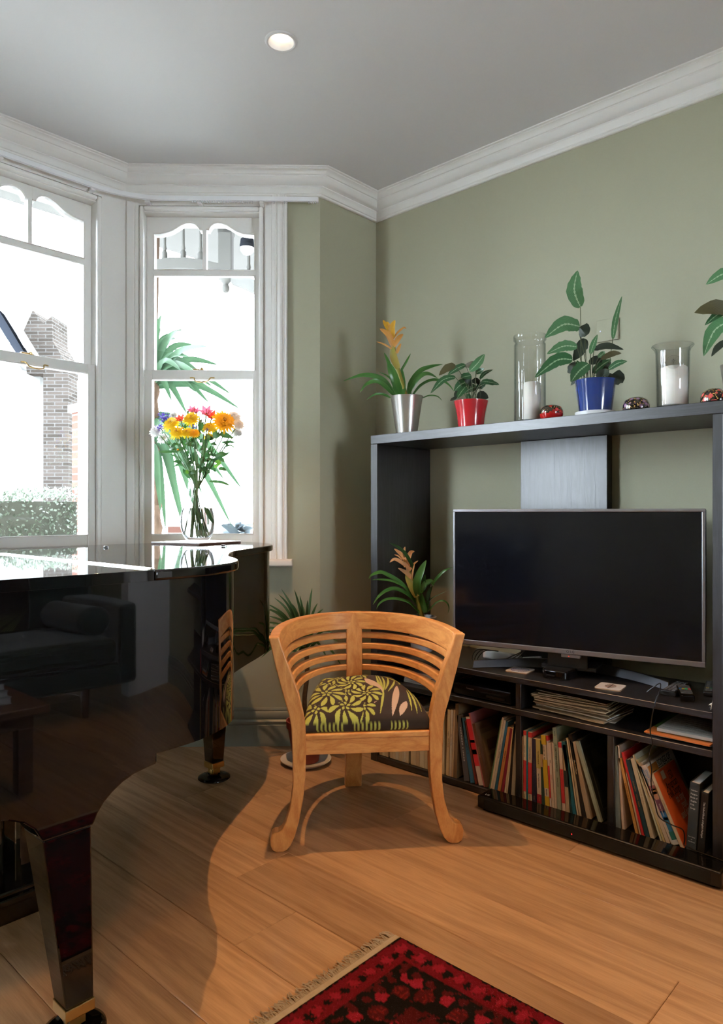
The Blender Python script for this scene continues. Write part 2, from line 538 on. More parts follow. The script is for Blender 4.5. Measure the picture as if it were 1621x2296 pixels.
# back wall of the rear room with an added unseen window for fill daylight
bw = MB()
bw.box(XL, 0.1, YB - 0.12, YB, -0.08, 3.1); bw.box(1.30, XW, YB - 0.12, YB, -0.08, 3.1)
bw.box(0.1, 1.30, YB - 0.12, YB, 2.1, 3.1); bw.box(0.1, 1.30, YB - 0.12, YB, -0.08, 0.5)
struct(bw.build('wall_back', M['backwall']))
w5 = thing('window_5', (0.70, YB, 0.5), None, None); struct(w5)
fm = MB()
for x0, x1, z0, z1 in ((0.1, 0.16, 0.5, 2.1), (1.24, 1.30, 0.5, 2.1), (0.675, 0.725, 0.5, 2.1), (0.16, 1.24, 0.5, 0.57), (0.16, 1.24, 2.03, 2.1)):
    fm.box(x0, x1, YB - 0.09, YB - 0.03, z0, z1)
fm.build('window_frame', M['white'], w5, bevel=0.004)
for x0, x1 in ((0.16, 0.675), (0.725, 1.24)):
    MB().box(x0, x1, YB - 0.062, YB - 0.058, 0.57, 2.03).build('pane', M['pane'], w5)
# white nibs and the beam of the wide opening between the rooms
struct(MB().box(2.27, XW, YN - 0.12, YN, -0.08, 3.1).build('wall_nib_right', M['backwall'], bevel=0.004))
struct(MB().box(XL, -0.42, YN - 0.12, YN, -0.08, 3.1).build('wall_nib_left', M['backwall'], bevel=0.004))
struct(MB().box(-0.42, 2.27, YN - 0.12, YN, 2.45, 3.1).build('wall_beam', M['backwall'], bevel=0.004))

# ---------------------------------------------------------------- floor: oak boards running parallel to the right wall
floor = struct(MB().box(XL - 0.1, XW + 0.1, YB - 0.1, 3.55, -0.08, -0.016).build('floor', mat('subfloor', (0.05, 0.035, 0.025), 0.9)))
BW = 0.2235
plank_cache = {}
def plank_mesh(L):
    L = round(L, 2)
    if L not in plank_cache:
        g = 0.0006; w = BW / 2 - g; e = L / 2 - g; c = 0.0018
        v = [(-w, -e, -0.015), (w, -e, -0.015), (w, e, -0.015), (-w, e, -0.015),
             (-w, -e, -c), (w, -e, -c), (w, e, -c), (-w, e, -c),
             (-w + c, -e + c, 0), (w - c, -e + c, 0), (w - c, e - c, 0), (-w + c, e - c, 0)]
        f = [(3, 2, 1, 0), (8, 9, 10, 11)]
        for a in (0, 4):
            f += [(a + i, a + (i + 1) % 4, a + 4 + (i + 1) % 4, a + 4 + i) for i in range(4)]
        me = bpy.data.meshes.new('plank'); me.from_pydata(v, [], f); me.materials.append(M['plank'])
        plank_cache[L] = me
    return plank_cache[L]
joints = {0: 1.85, -1: 1.56, 4: 1.14, 1: 0.62, 2: 2.3, 3: 1.75, -2: 0.9, -3: 2.25, 5: 2.2}
rp = random.Random(3)
for k in range(-11, 7):
    x0 = 1.40 + BW * k; xc = x0 + BW / 2
    ymax = 3.32
    if xc > 1.8: ymax = max(YR + 0.02, 3.302 - (x0 - 1.807) * 1.035 + 0.03)
    if xc < 0.05: ymax = max(YR + 0.02, 3.302 - (0.05 - x0 - BW) * 1.035 + 0.03)
    j = joints.get(k, rp.uniform(0.2, 2.3))
    cuts = [j]
    while cuts[0] > YB: cuts.insert(0, cuts[0] - rp.choice((1.7, 1.8, 1.9, 2.0)))
    while cuts[-1] < ymax: cuts.append(cuts[-1] + rp.choice((1.7, 1.8, 1.9, 2.0)))
    cuts = [max(YB, min(ymax, c)) for c in cuts]
    for a, b in zip(cuts, cuts[1:]):
        if b - a < 0.08: continue
        o = bpy.data.objects.new('plank', plank_mesh(b - a)); COL.objects.link(o)
        o.location = (xc, (a + b) / 2, 0); adopt(o, floor)

# ---------------------------------------------------------------- ceiling with round cut-outs for the downlights
LAMPS = [(1.687, 1.962), (-0.35, 1.962), (1.687, 0.35), (-0.35, 0.35), (1.687, -0.78), (0.9, -2.9)]  # the one before the sofa is added, unseen, to brighten the white nib
bm = bmesh.new()
def loop(pts):
    vs = [bm.verts.new(p) for p in pts]
    return [bm.edges.new((vs[i], vs[(i + 1) % len(vs)])) for i in range(len(vs))]
edges = loop([(XL - 0.1, YB - 0.1, ZC), (XW + 0.1, YB - 0.1, ZC), (XW + 0.1, 3.5, ZC), (XL - 0.1, 3.5, ZC)])
for lx, ly in LAMPS:
    edges += loop([(lx + 0.046 * math.cos(a * math.pi / 16), ly + 0.046 * math.sin(a * math.pi / 16), ZC) for a in range(32)])
bmesh.ops.triangle_fill(bm, use_beauty=True, use_dissolve=False, edges=edges)
me = bpy.data.meshes.new('ceiling'); bm.to_mesh(me); bm.free()
cb = MB().box(XL - 0.2, XW + 0.2, YB - 0.2, 3.6, 3.1, 3.16)
off = len(me.vertices)
vv = [tuple(v.co) for v in me.vertices] + cb.v
ff = [tuple(p.vertices) for p in me.polygons] + [tuple(i + off for i in f) for f in cb.f]
me2 = bpy.data.meshes.new('ceiling'); me2.from_pydata(vv, [], ff); me2.update()
struct(link('ceiling', me2, M['ceiling']))

# cornice
prof = [(0, 2.787), (0.010, 2.787), (0.013, 2.790), (0.013, 2.797), (0.018, 2.800), (0.024, 2.812), (0.031, 2.824), (0.034, 2.826),
        (0.034, 2.831), (0.045, 2.835), (0.056, 2.843), (0.066, 2.856), (0.070, 2.862), (0.070, 2.868), (0.076, 2.870), (0.080, 2.878),
        (0.088, 2.885), (0.096, 2.888), (0.096, 2.893), (0.106, 2.895), (0.108, 2.899), (0, 2.899)]
path = [(XW, YN), (XW, YR), E_, K_, K2_, E2_, (XL, YR), (XL, YN)]
struct(MB().sweep(path, prof).build('trim_1', M['white'], smooth=True, angle=28))
# skirting boards, one length per wall
sk = [(0.0, 0), (0.022, 0), (0.022, 0.104), (0.017, 0.108), (0.021, 0.114), (0.023, 0.124), (0.018, 0.131), (0.014, 0.134),
      (0.018, 0.142), (0.019, 0.160), (0.013, 0.172), (0.010, 0.175), (0.013, 0.180), (0.011, 0.188), (0.0, 0.19)]
for nm, pth in (('baseboard_right', [(XW, YN), (XW, YR)]), ('baseboard_return', [(XW, YR), E_]), ('baseboard_bay_right', [E_, K_]),
                ('baseboard_bay_front', [K_, K2_]), ('baseboard_bay_left', [K2_, E2_]), ('baseboard_left', [(XL, YR), (XL, YN)])):
    struct(MB().sweep(pth, sk).build(nm, M['skirting'], smooth=True, angle=30))

# ---------------------------------------------------------------- window joinery
ARCH = [(0, 2.594), (0.12, 2.595), (0.24, 2.600), (0.36, 2.610), (0.46, 2.625), (0.56, 2.641), (0.66, 2.651), (0.75, 2.654),
        (0.84, 2.649), (0.90, 2.637), (0.935, 2.624), (0.94, 2.617), (1, 2.617)]
ARCH = [(q, z + 0.019) for q, z in ARCH]
GH = 0.256                                  # half width of the glass
def window(idx, fr, c):
    base = fr.p(c, 0, Z0)
    t = thing('window_%d' % idx, base, None, None); struct(t)
    fbx = lambda mb, s0, s1, n0, n1, z0, z1: mb.fbox(fr, c + s0, c + s1, n0, n1, z0, z1)
    jb = MB()
    for sg in (-1, 1):
        a, b = sorted((sg * 0.296, sg * 0.3165)); fbx(jb, a, b, 0.0, 0.2, Z0, Z1)
    fbx(jb, -0.296, 0.296, 0, 0.2, 2.704, Z1); fbx(jb, -0.296, 0.296, 0, 0.24, Z0, 1.0)
    jb.build('window_frame', M['white'], t, bevel=0.002)
    sb = MB()
    for sg in (-1, 1):
        a, b = sorted((sg * 0.290, sg * 0.312)); fbx(sb, a, b, -0.024, 0.004, Z0, 2.729)
    fbx(sb, -0.2895, 0.2895, -0.024, 0.004, 2.708, 2.729)
    sb.build('staff_bead', M['white'], t, bevel=0.009, seg=3)
    us = MB()                               # upper sash, set further out
    n0, n1 = 0.056, 0.098
    for sg in (-1, 1):
        a, b = sorted((sg * GH, sg * 0.295)); fbx(us, a, b, n0, n1, 1.868, 2.703)
        poly = [(sg * (GH + (0.0095 - GH) * q), z) for q, z in ARCH]
        for (s_a, z_a), (s_b, z_b) in zip(poly, poly[1:]):
            us.prism([(s_a, z_a), (s_b, z_b), (s_b, 2.703), (s_a, 2.703)],
                     lambda s, z: fr.p(c + s, n0, z), lambda s, z: fr.p(c + s, n1, z))
    fbx(us, -0.0095, 0.0095, n0 + 0.002, n1 - 0.002, 2.42, 2.703)
    fbx(us, -GH, GH, n0, n1, 2.407, 2.429)
    fbx(us, -GH, GH, n0 + 0.003, n1, 1.868, 1.905)
    uo = us.build('upper_sash', M['white'], t)
    mo = MB()                               # fine mouldings that follow the arches and the glass
    for sg in (-1, 1):
        pth = [fr.p(c + sg * (GH + (0.0095 - GH) * q), n0 - 0.001, z + 0.004) for q, z in ARCH]
        mo.tube(pth, 0.0045, 6)
        mo.tube([fr.p(c + sg * (GH + 0.003), n0, 2.613), fr.p(c + sg * (GH + 0.003), n0, 2.431)], 0.0035, 6)
        mo.tube([fr.p(c + sg * (GH + 0.003), n0, 2.407), fr.p(c + sg * (GH + 0.003), n0, 1.905)], 0.0035, 6)
    mo.tube([fr.p(c - GH, n0, 2.432), fr.p(c + GH, n0, 2.432)], 0.0035, 6)
    mo.tube([fr.p(c - GH, n0, 2.404), fr.p(c + GH, n0, 2.404)], 0.0035, 6)
    mo.build('glazing_moulding', M['white'], uo, smooth=True)
    g = 0.5 * (n0 + n1)
    for s0, s1, z0, z1 in ((-GH, -0.0095, 2.429, 2.68), (0.0095, GH, 2.429, 2.68), (-GH, GH, 1.905, 2.407)):
        fbx(MB(), s0, s1, g, g + 0.003, z0, z1).build('pane', M['pane'], uo)
    ls = MB()
    n0, n1 = 0.010, 0.052
    for sg in (-1, 1):
        a, b = sorted((sg * GH, sg * 0.295)); fbx(ls, a, b, n0, n1, 1.001, 1.907)
    fbx(ls, -GH, GH, n0, n1, 1.862, 1.907); fbx(ls, -GH, GH, n0, n1, 1.001, 1.070)
    lo = ls.build('lower_sash', M['white'], t, bevel=0.002)
    mo = MB()
    q = GH + 0.002
    mo.tube([fr.p(c - q, n0, 1.072), fr.p(c - q, n0, 1.859), fr.p(c + q, n0, 1.859), fr.p(c + q, n0, 1.072), fr.p(c - q, n0, 1.072)], 0.0035, 6)
    mo.build('glazing_moulding', M['white'], lo, smooth=True)
    fbx(MB(), -GH, GH, 0.03, 0.033, 1.070, 1.862).build('pane', M['pane'], lo)
    hd = MB()                               # brass sash pull hanging from the meeting rail
    pts = [(-0.062, -0.004, 1.866), (-0.042, -0.006, 1.866), (-0.036, -0.018, 1.852), (-0.024, -0.028, 1.843), (0, -0.03, 1.840),
           (0.024, -0.028, 1.843), (0.036, -0.018, 1.852), (0.042, -0.006, 1.866), (0.062, -0.004, 1.866)]
    hd.tube([fr.p(c + s, n + 0.008, z) for s, n, z in catmull(pts, 3)], 0.0032, 6)
    hd.build('sash_pull', M['brass'], lo, smooth=True)
    lk = MB()
    fbx(lk, -0.004, 0.022, 0.018, 0.05, 1.907, 1.912); fbx(lk, 0.018, 0.052, 0.024, 0.04, 1.911, 1.917)
    lk.lathe([(0.008, 0), (0.009, 0.006), (0.006, 0.012)], fr.p(c + 0.008, 0.033, 1.911), 12)
    lk.build('sash_lock', M['brass'], lo, bevel=0.001)
    return t
for i, (fr, c) in enumerate(WIN):
    window(i + 1, fr, c)

# white lining boards between and above the windows
def lining(fr, s0, s1, holes, n=0):
    mb = MB(); s = s0
    for c in holes:
        mb.fbox(fr, s, c - 0.3165, -0.010, 0.001, Z0, 2.79)
        mb.fbox(fr, c - 0.3165, c + 0.3165, -0.010, 0.001, Z1, 2.79)
        s = c + 0.3165
    mb.fbox(fr, s, s1, -0.010, 0.001, Z0, 2.79)
    return mb
struct(lining(FR_R, 0.165, LEN_A, [0.597]).build('trim_2', M['white']))
struct(lining(FR_F, 0.0, LEN_F, [0.449, 1.308]).build('trim_3', M['white']))
struct(lining(FR_L, 0, LEN_A - 0.165, [0.386]).build('trim_4', M['white']))
# moulded architrave beside the angled window
flute = [(0, 0), (0, -0.020), (0.004, -0.026), (0.012, -0.026), (0.015, -0.020), (0.022, -0.020), (0.026, -0.030), (0.036, -0.034), (0.046, -0.030),
         (0.049, -0.022), (0.055, -0.022), (0.058, -0.027), (0.064, -0.027), (0.066, -0.020), (0.076, -0.018), (0.080, -0.012), (0.080, 0)]
def architrave(fr, s, sg, nm):
    mb = MB().prism([(s + sg * a, b) for a, b in flute], lambda a, b: fr.p(a, b, Z0 - 0.001), lambda a, b: fr.p(a, b, 2.788))
    struct(mb.build(nm, M['white'], smooth=True, angle=25))
architrave(FR_R, 0.165, 1, 'trim_5')
architrave(FR_L, LEN_A - 0.165, -1, 'trim_6')
# corner posts of the bay
for nm, fr, s in (('trim_7', FR_R, LEN_A - 0.052), ('trim_8', FR_L, 0.012)):
    mb = MB(); mb.fbox(fr, s, s + 0.04, -0.026, 0, Z0, 2.75)
    struct(mb.build(nm, M['white'], bevel=0.004))
# window board
mb = MB().sweep([(E_[0] - ca * 0.138, E_[1] + sa * 0.138), K_, K2_, (K2_[0] - ca * (LEN_A - 0.138), K2_[1] - sa * (LEN_A - 0.138))],
                [(-0.002, 0.912), (0.062, 0.912), (0.070, 0.918), (0.072, 0.930), (0.068, 0.941), (0.060, 0.9455), (-0.002, 0.9455)])
struct(mb.build('trim_9', M['white'], smooth=True, angle=30))

# ---------------------------------------------------------------- curtain track following the bay
tr = thing('curtain_track', (K_[0], K_[1] - 0.05, 2.75), 'white curtain track bending round the bay below the cornice', 'curtain track')
def track_pt(fr, s, n): return Vector(fr.p(s, n, 0)).to_2d()
tp = [track_pt(FR_R, 0.012, -0.062), track_pt(FR_R, 0.45, -0.062), track_pt(FR_R, 0.70, -0.062), track_pt(FR_R, 0.83, -0.064)]
tp += [Vector((K_[0] - 0.07, K_[1] - 0.088)), Vector((K_[0] - 0.22, K_[1] - 0.064)), Vector((1.0, 3.238)), Vector((0.35, 3.238)), Vector((0.12, 3.215))]
tp += [track_pt(FR_L, 0.15, -0.063), track_pt(FR_L, LEN_A - 0.02, -0.062)]
tp = [(p.x, p.y) for p in catmull([(a.x, a.y, 0) for a in tp], 5)]
MB().sweep(tp, [(-0.007, 2.738), (-0.002, 2.738), (-0.002, 2.742), (0.002, 2.742), (0.002, 2.738), (0.007, 2.738), (0.007, 2.759), (-0.007, 2.759)]).build('rail', M['plastic_white'], tr)
def rail_box(fr, s, n, w, z0, z1, d=0.006):
    return MB().fbox(fr, s - w / 2, s + w / 2, n - d, n + d, z0, z1)
for s in (0.29, 0.60, 0.86):
    rail_box(FR_R, s, -0.034, 0.022, 2.728, 2.744, 0.026).build('bracket', M['plastic_white'], tr, bevel=0.002)
for s in (0.20, 0.62):
    rail_box(FR_F, s, -0.034, 0.022, 2.728, 2.744, 0.026).build('bracket', M['plastic_white'], tr, bevel=0.002)
gl = [0.335 + 0.0118 * i for i in range(26)] + [0.162, 0.174, 0.226, 0.020, 0.030, 0.041, 0.052]
for s in gl:
    rail_box(FR_R, s, -0.062, 0.0055, 2.729, 2.7375, 0.004).build('glider', M['plastic_clear'], tr)
rail_box(FR_R, 0.009, -0.062, 0.008, 2.734, 2.757, 0.009).build('end_stop', M['plastic_white'], tr, bevel=0.001)

# ---------------------------------------------------------------- recessed ceiling downlights
lamp_ring = [(0.060, 0), (0.058, -0.004), (0.052, -0.006), (0.047, -0.004), (0.045, 0.0), (0.034, 0.030), (0.033, 0.034), (0.036, 0.036), (0.048, 0.004), (0.060, 0.001)]
M['lamp_ring'] = mat('white_lamp_ring', (0.7, 0.7, 0.7), 0.4)
M['lamp_face'] = mat('lit_lamp_face', (1, 0.9, 0.75), 0.3, emit=((1.0, 0.84, 0.64), 2.6))
LAMP_LABELS = ['round white recessed downlight, lit, in the ceiling before the bay', 'recessed downlight in the ceiling over the keyboard end of the piano', 'recessed downlight in the ceiling above the red rug',
               'recessed downlight in the ceiling to the left of the camera', 'recessed downlight added in the ceiling in front of the green sofa to brighten the white nib', 'recessed downlight in the ceiling of the rear room']
for i, (lx, ly) in enumerate(LAMPS):
    t = thing('ceiling_downlight', (lx, ly, ZC), LAMP_LABELS[i], 'ceiling light',
              None if i == 0 else 'downlights behind the camera')
    MB().lathe(lamp_ring, (lx, ly, ZC), 32, close=True).build('trim_ring', M['lamp_ring'], t, smooth=True)
    MB().lathe([(0.0355, 0.034), (0.0355, 0.09), (0.0, 0.09)], (lx, ly, ZC), 24, cap=False).build('lamp_can', M['silver'], t, smooth=True)
    MB().lathe([(0.0, 0.010), (0.012, 0.0105), (0.022, 0.012), (0.026, 0.016), (0.026, 0.06)], (lx, ly, ZC), 24, cap=False).build('lamp_face', M['lamp_face'], t, smooth=True)
    ld = bpy.data.lights.new('downlight_beam', 'SPOT')
    ld.energy = LAMP_POWER * (0.95, 0.6, 0.95, 0.9, 0.7, 0.6)[i]; ld.color = LAMP_COLOR
    ld.spot_size = R(126 if i == 3 else 80 if i == 0 else 88); ld.spot_blend = 1.0; ld.shadow_soft_size = 0.017 if i == 0 else 0.16
    lo = bpy.data.objects.new('downlight_beam', ld); COL.objects.link(lo)
    lo.location = (lx, ly, ZC - 0.006); adopt(lo, t)

# wall plate
sw = thing('blank_wall_plate', (XW, 1.27, 1.96), 'square sage painted blank wall plate on the wall behind the striped plant', 'wall plate')
MB().box(XW - 0.010, XW, 1.224, 1.318, 1.912, 2.006).build('plate', M['wall'], sw, bevel=0.002)
for yy in (1.300,):
    b = MB().lathe([(0.0035, 0), (0.0035, 0.002)], (0, 0, 0), 10)
    b.v = [(XW - 0.010 - z, yy + x, 1.957 + y) for x, y, z in b.v]
    b.build('screw', M['silver'], sw)
# ================================================================ GRAND PIANO
piano = thing('grand_piano', (1.3, 2.3, 0), 'glossy black grand piano with closed lid standing in the bay', 'piano')
OUT = [(0.36, 1.53), (0.70, 1.53), (0.93, 1.53), (1.07, 1.545), (1.195, 1.605), (1.280, 1.705), (1.335, 1.815), (1.42, 1.94), (1.52, 2.05), (1.66, 2.15),
       (1.82, 2.25), (1.95, 2.345), (2.035, 2.47), (2.065, 2.62), (2.01, 2.74), (1.89, 2.82), (1.70, 2.865), (1.4, 2.88), (0.9, 2.88), (0.36, 2.88)]
curve = [(p.x, p.y) for p in catmull([(a, b, 0) for a, b in OUT], 7)]
def offset_poly(poly, d):
    out = []
    n = len(poly)
    for i in range(n):
        a, b, c = Vector(poly[i - 1]), Vector(poly[i]), Vector(poly[(i + 1) % n])
        t1 = (b - a); t2 = (c - b)
        t1 = t1.normalized() if t1.length > 1e-9 else t2.normalized(); t2 = t2.normalized() if t2.length > 1e-9 else t1
        n1 = Vector((t1.y, -t1.x)); n2 = Vector((t2.y, -t2.x))
        q = (n1 + n2) / max(0.35, 1 + n1.dot(n2))
        out.append(tuple(b + q * d))
    return out
def slab(poly, z0, z1):
    return MB().prism(poly, lambda x, y: (x, y, z0), lambda x, y: (x, y, z1))
inner = offset_poly(curve, -0.04)
rim = MB()                                   # bent rim: outer and inner skin
n = len(curve)
vs = [(x, y, 0.595) for x, y in curve] + [(x, y, 1.016) for x, y in curve] + [(x, y, 0.595) for x, y in inner] + [(x, y, 1.016) for x, y in inner]
fs = []
for i in range(n):
    j = (i + 1) % n
    fs += [(i, j, n + j, n + i), (2 * n + j, 2 * n + i, 3 * n + i, 3 * n + j), (n + i, n + j, 3 * n + j, 3 * n + i), (j, i, 2 * n + i, 2 * n + j)]
rim.add(vs, fs)
rim.build('rim', M['piano'], piano, smooth=True, angle=40)
slab(offset_poly(curve, -0.035), 0.625, 0.66).build('bottom_frame', M['piano_satin'], piano)
# lid in two leaves, split by the hinge line across the piano
lid = offset_poly(curve, 0.014)
XH = 0.905
def clip(poly, keep_right):
    out = []
    n = len(poly)
    for i in range(n):
        a, b = poly[i], poly[(i + 1) % n]
        ia = (a[0] >= XH) == keep_right; ib = (b[0] >= XH) == keep_right
        if ia: out.append(a)
        if ia != ib:
            t = (XH - a[0]) / (b[0] - a[0]); out.append((XH, a[1] + t * (b[1] - a[1])))
    return out
def shrink(poly, d, sg):
    return [(x + (sg * d if abs(x - XH) < 1e-6 else 0), y) for x, y in poly]
slab(shrink(clip(lid, True), 0.0015, 1), 1.0165, 1.043).build('main_lid', M['piano'], piano, smooth=True, bevel=0.006, seg=3, angle=40)
slab(shrink(clip(lid, False), 0.0015, -1), 1.0165, 1.043).build('front_lid', M['piano'], piano, smooth=True, bevel=0.006, seg=3, angle=40)
hg = MB()
hg.tube([(XH, 1.53, 1.0445), (XH, 2.875, 1.0445)], 0.0032, 8)
hg.box(XH - 0.011, XH + 0.011, 1.53, 2.875, 1.0428, 1.0440)
hg.build('piano_hinge', mat('polished_steel', (0.75, 0.72, 0.66), 0.15, 1.0), piano, smooth=True)
for x, y in ((1.72, 2.36), (1.35, 2.62)):
    MB().lathe([(0.009, 0), (0.009, 0.005), (0.006, 0.007)], (x, y, 1.0435), 12).build('rubber_button', M['black_plastic'], piano, smooth=True)
# key block, arched bracket and leg on the treble side (flush with the rim)
br = [(0.30, 0.600), (0.921, 0.600), (0.921, 0.573), (0.917, 0.569), (0.895, 0.566), (0.861, 0.560), (0.832, 0.549), (0.806, 0.533), (0.785, 0.515), (0.770, 0.495),
      (0.762, 0.478), (0.758, 0.472), (0.646, 0.472), (0.628, 0.505), (0.606, 0.525), (0.575, 0.540), (0.54, 0.548), (0.30, 0.552)]
MB().prism(br, lambda x, z: (x, 1.531, z), lambda x, z: (x, 1.64, z)).build('leg_bracket', M['piano'], piano, bevel=0.004)
def leg(nm, x0t, x1t, x0b, x1b, yt0, yt1, yb0, yb1, zt, zb):
    MB().hexa([(x0b, yb0, zb), (x1b, yb0, zb), (x1b, yb1, zb), (x0b, yb1, zb), (x0t, yt0, zt), (x1t, yt0, zt), (x1t, yt1, zt), (x0t, yt1, zt)]
              ).build('leg', M['piano'], piano, bevel=0.004)
    cx, cy = (x0b + x1b) / 2, (yb0 + yb1) / 2
    fw, fd = (x1b - x0b) / 2 + 0.002, (yb1 - yb0) / 2 + 0.002
    fe = MB(); fe.box(cx - fw, cx + fw, cy - fd, cy + fd, zb - 0.026, zb)
    fe.build('brass_ferrule', M['brass'], piano, bevel=0.002)
    cs = MB()
    cs.box(cx - 0.018, cx + 0.018, cy - 0.020, cy - 0.012, zb - 0.052, zb - 0.024); cs.box(cx - 0.018, cx + 0.018, cy + 0.012, cy + 0.020, zb - 0.052, zb - 0.024)
    w = MB().lathe([(0.02, -0.009), (0.022, -0.006), (0.022, 0.006), (0.02, 0.009)], (0, 0, 0), 16)
    cs.add([(cx + a, cy + c, zb - 0.046 + b) for a, b, c in w.v], w.f)
    cs.build('caster', M['brass'], piano, smooth=True)
    MB().lathe([(0.066, 0.0), (0.071, 0.004), (0.070, 0.010), (0.058, 0.015), (0.042, 0.018), (0.032, 0.024), (0.026, 0.022), (0.024, 0.012), (0.0, 0.010)], (cx, cy, 0.0), 32, cap=False
               ).build('caster_cup', M['black_gloss'], piano, smooth=True, angle=60)
leg('treble', 0.648, 0.757, 0.699, 0.763, 1.536, 1.64, 1.536, 1.60, 0.472, 0.078)
leg('tail', 1.795, 1.915, 1.824, 1.884, 2.55, 2.67, 2.58, 2.64, 0.63, 0.078)
leg('bass', 0.648, 0.757, 0.699, 0.763, 2.75, 2.86, 2.77, 2.835, 0.60, 0.078)
MB().box(1.79, 1.92, 2.545, 2.675, 0.59, 0.626).build('leg_plate', M['piano'], piano, bevel=0.004)
# key bed, cheeks, keys and pedal lyre
MB().box(0.30, 0.60, 1.56, 2.85, 0.60, 0.66).build('key_bed', M['piano'], piano, bevel=0.004)
MB().box(0.20, 0.30, 1.531, 1.60, 0.600, 0.80).build('key_cheek', M['piano'], piano, bevel=0.01)
MB().box(0.20, 0.30, 2.84, 2.88, 0.600, 0.80).build('key_cheek', M['piano'], piano, bevel=0.01)
kw = MB()
for i in range(52):
    y = 1.61 + i * 0.0235; kw.box(0.20, 0.345, y + 0.0006, y + 0.0229, 0.665, 0.705)
tag(kw.build('white_keys', mat('key_white', (0.75, 0.73, 0.66), 0.25), piano), kind='stuff')
kb = MB()
for i in range(51):
    if (i % 7) in (0, 2, 3, 5, 6):
        y = 1.61 + (i + 1) * 0.0235; kb.box(0.25, 0.345, y - 0.006, y + 0.006, 0.700, 0.717)
tag(kb.build('black_keys', M['piano'], piano), kind='stuff')
ly = MB()
for y in (2.06, 2.20):
    ly.box(0.80, 0.84, y - 0.018, y + 0.018, 0.16, 0.60)
ly.build('lyre_posts', M['piano'], piano, bevel=0.004)
lb = MB(); lb.box(0.70, 0.87, 1.98, 2.28, 0.075, 0.165); lb.box(0.69, 0.88, 1.97, 2.29, 0.125, 0.150)
lb.build('pedal_box', M['piano'], piano, bevel=0.006)
for y in (2.05, 2.13, 2.21):
    MB().box(0.58, 0.71, y - 0.012, y + 0.012, 0.085, 0.094).build('pedal', M['brass'], piano, bevel=0.004)
for y in (2.02, 2.045, 2.25):
    MB().tube([(0.855, y, 0.16), (0.86, y, 0.60)], 0.0035, 6).build('pedal_rod', M['brass'], piano, smooth=True)

# ---------------------------------------------------------------- slate mat and glass vase of flowers on the lid
mp = [(1.72, 2.955), (1.655, 2.60), (2.005, 2.685), (2.05, 2.86)]
MT = thing('table_mat', (1.83, 2.71, 1.0435), 'thin dark edged mat under the glass vase on the piano', 'mat')
a = math.radians(14)
mq = [(1.832 + 0.140 * (math.cos(a) * i - math.sin(a) * j), 2.712 + 0.140 * (math.sin(a) * i + math.cos(a) * j)) for i, j in ((-1, -1), (1, -1), (1, 1), (-1, 1))]
slab(mq, 1.0435, 1.0475).build('mat_base', mat('dark_brown_felt', (0.06, 0.03, 0.02), 0.7), MT)
slab(mq, 1.0480, 1.0515).build('mat_top', mat('pale_laminate', (0.55, 0.55, 0.55), 0.15), MT, bevel=0.001)

# ================================================================ BARREL CHAIR
CH = Matrix(((0.754, 0.657, 0, 1.8396), (-0.657, 0.754, 0, 1.6707), (0, 0, 1, 0), (0, 0, 0, 1)))   # local: x right, y to the back
chair = thing('barrel_chair', (1.8396, 1.6707, 0), 'orange brown wooden barrel chair with curved slatted back', 'chair')
chair.rotation_euler = (0, 0, math.atan2(-0.657, 0.754))
def cpart(mb, name, m, **k):
    o = mb.build(name, m, None, **k); adopt(o, chair, local=True); return o
outer = [(0.349, 0.748), (0.338, 0.705), (0.324, 0.642), (0.296, 0.537), (0.277, 0.470), (0.270, 0.431), (0.266, 0.328), (0.265, 0.228), (0.274, 0.155), (0.289, 0.105), (0.303, 0.078),
         (0.315, 0.070), (0.328, 0.069), (0.338, 0.062), (0.343, 0.045), (0.342, 0.025), (0.336, 0.008), (0.322, 0.0)]
innr = [(0.300, 0.0), (0.286, 0.006), (0.272, 0.022), (0.258, 0.052), (0.243, 0.105), (0.229, 0.180), (0.221, 0.255), (0.219, 0.338), (0.220, 0.430), (0.226, 0.470), (0.242, 0.545), (0.280, 0.648), (0.303, 0.712), (0.314, 0.748)]
prof2 = outer + innr
for sg in (-1, 1):
    cpart(MB().prism([(sg * u, z) for u, z in prof2], lambda u, z: (u, -0.004, z), lambda u, z: (u, 0.044, z)), 'leg', M['chair'], bevel=0.004)
# back leg runs up as the middle upright
bp = [(-0.036, 0.0), (0.036, 0.0), (0.034, 0.25), (0.034, 0.762), (-0.034, 0.762), (-0.034, 0.25)]
def bend(z): return 0.504 + 0.05 * max(0, (0.32 - z) / 0.32) ** 2 + 0.012 * max(0, z - 0.45)
mb = MB()
zs = [0, 0.06, 0.12, 0.18, 0.25, 0.32, 0.45, 0.60, 0.70, 0.7588]
vs, fs = [], []
for z in zs:
    w = 0.036 - 0.003 * min(1, z / 0.3)
    vs += [(-w, bend(z), z), (w, bend(z), z), (w, bend(z) + 0.042, z), (-w, bend(z) + 0.042, z)]
for i in range(len(zs) - 1):
    for k in range(4):
        k2 = (k + 1) % 4; fs.append((i * 4 + k, i * 4 + k2, i * 4 + 4 + k2, i * 4 + 4 + k))
fs += [(3, 2, 1, 0), tuple(len(zs) * 4 - 4 + k for k in range(4))]
cpart(mb.add(vs, fs), 'back_leg', M['chair'], bevel=0.004)
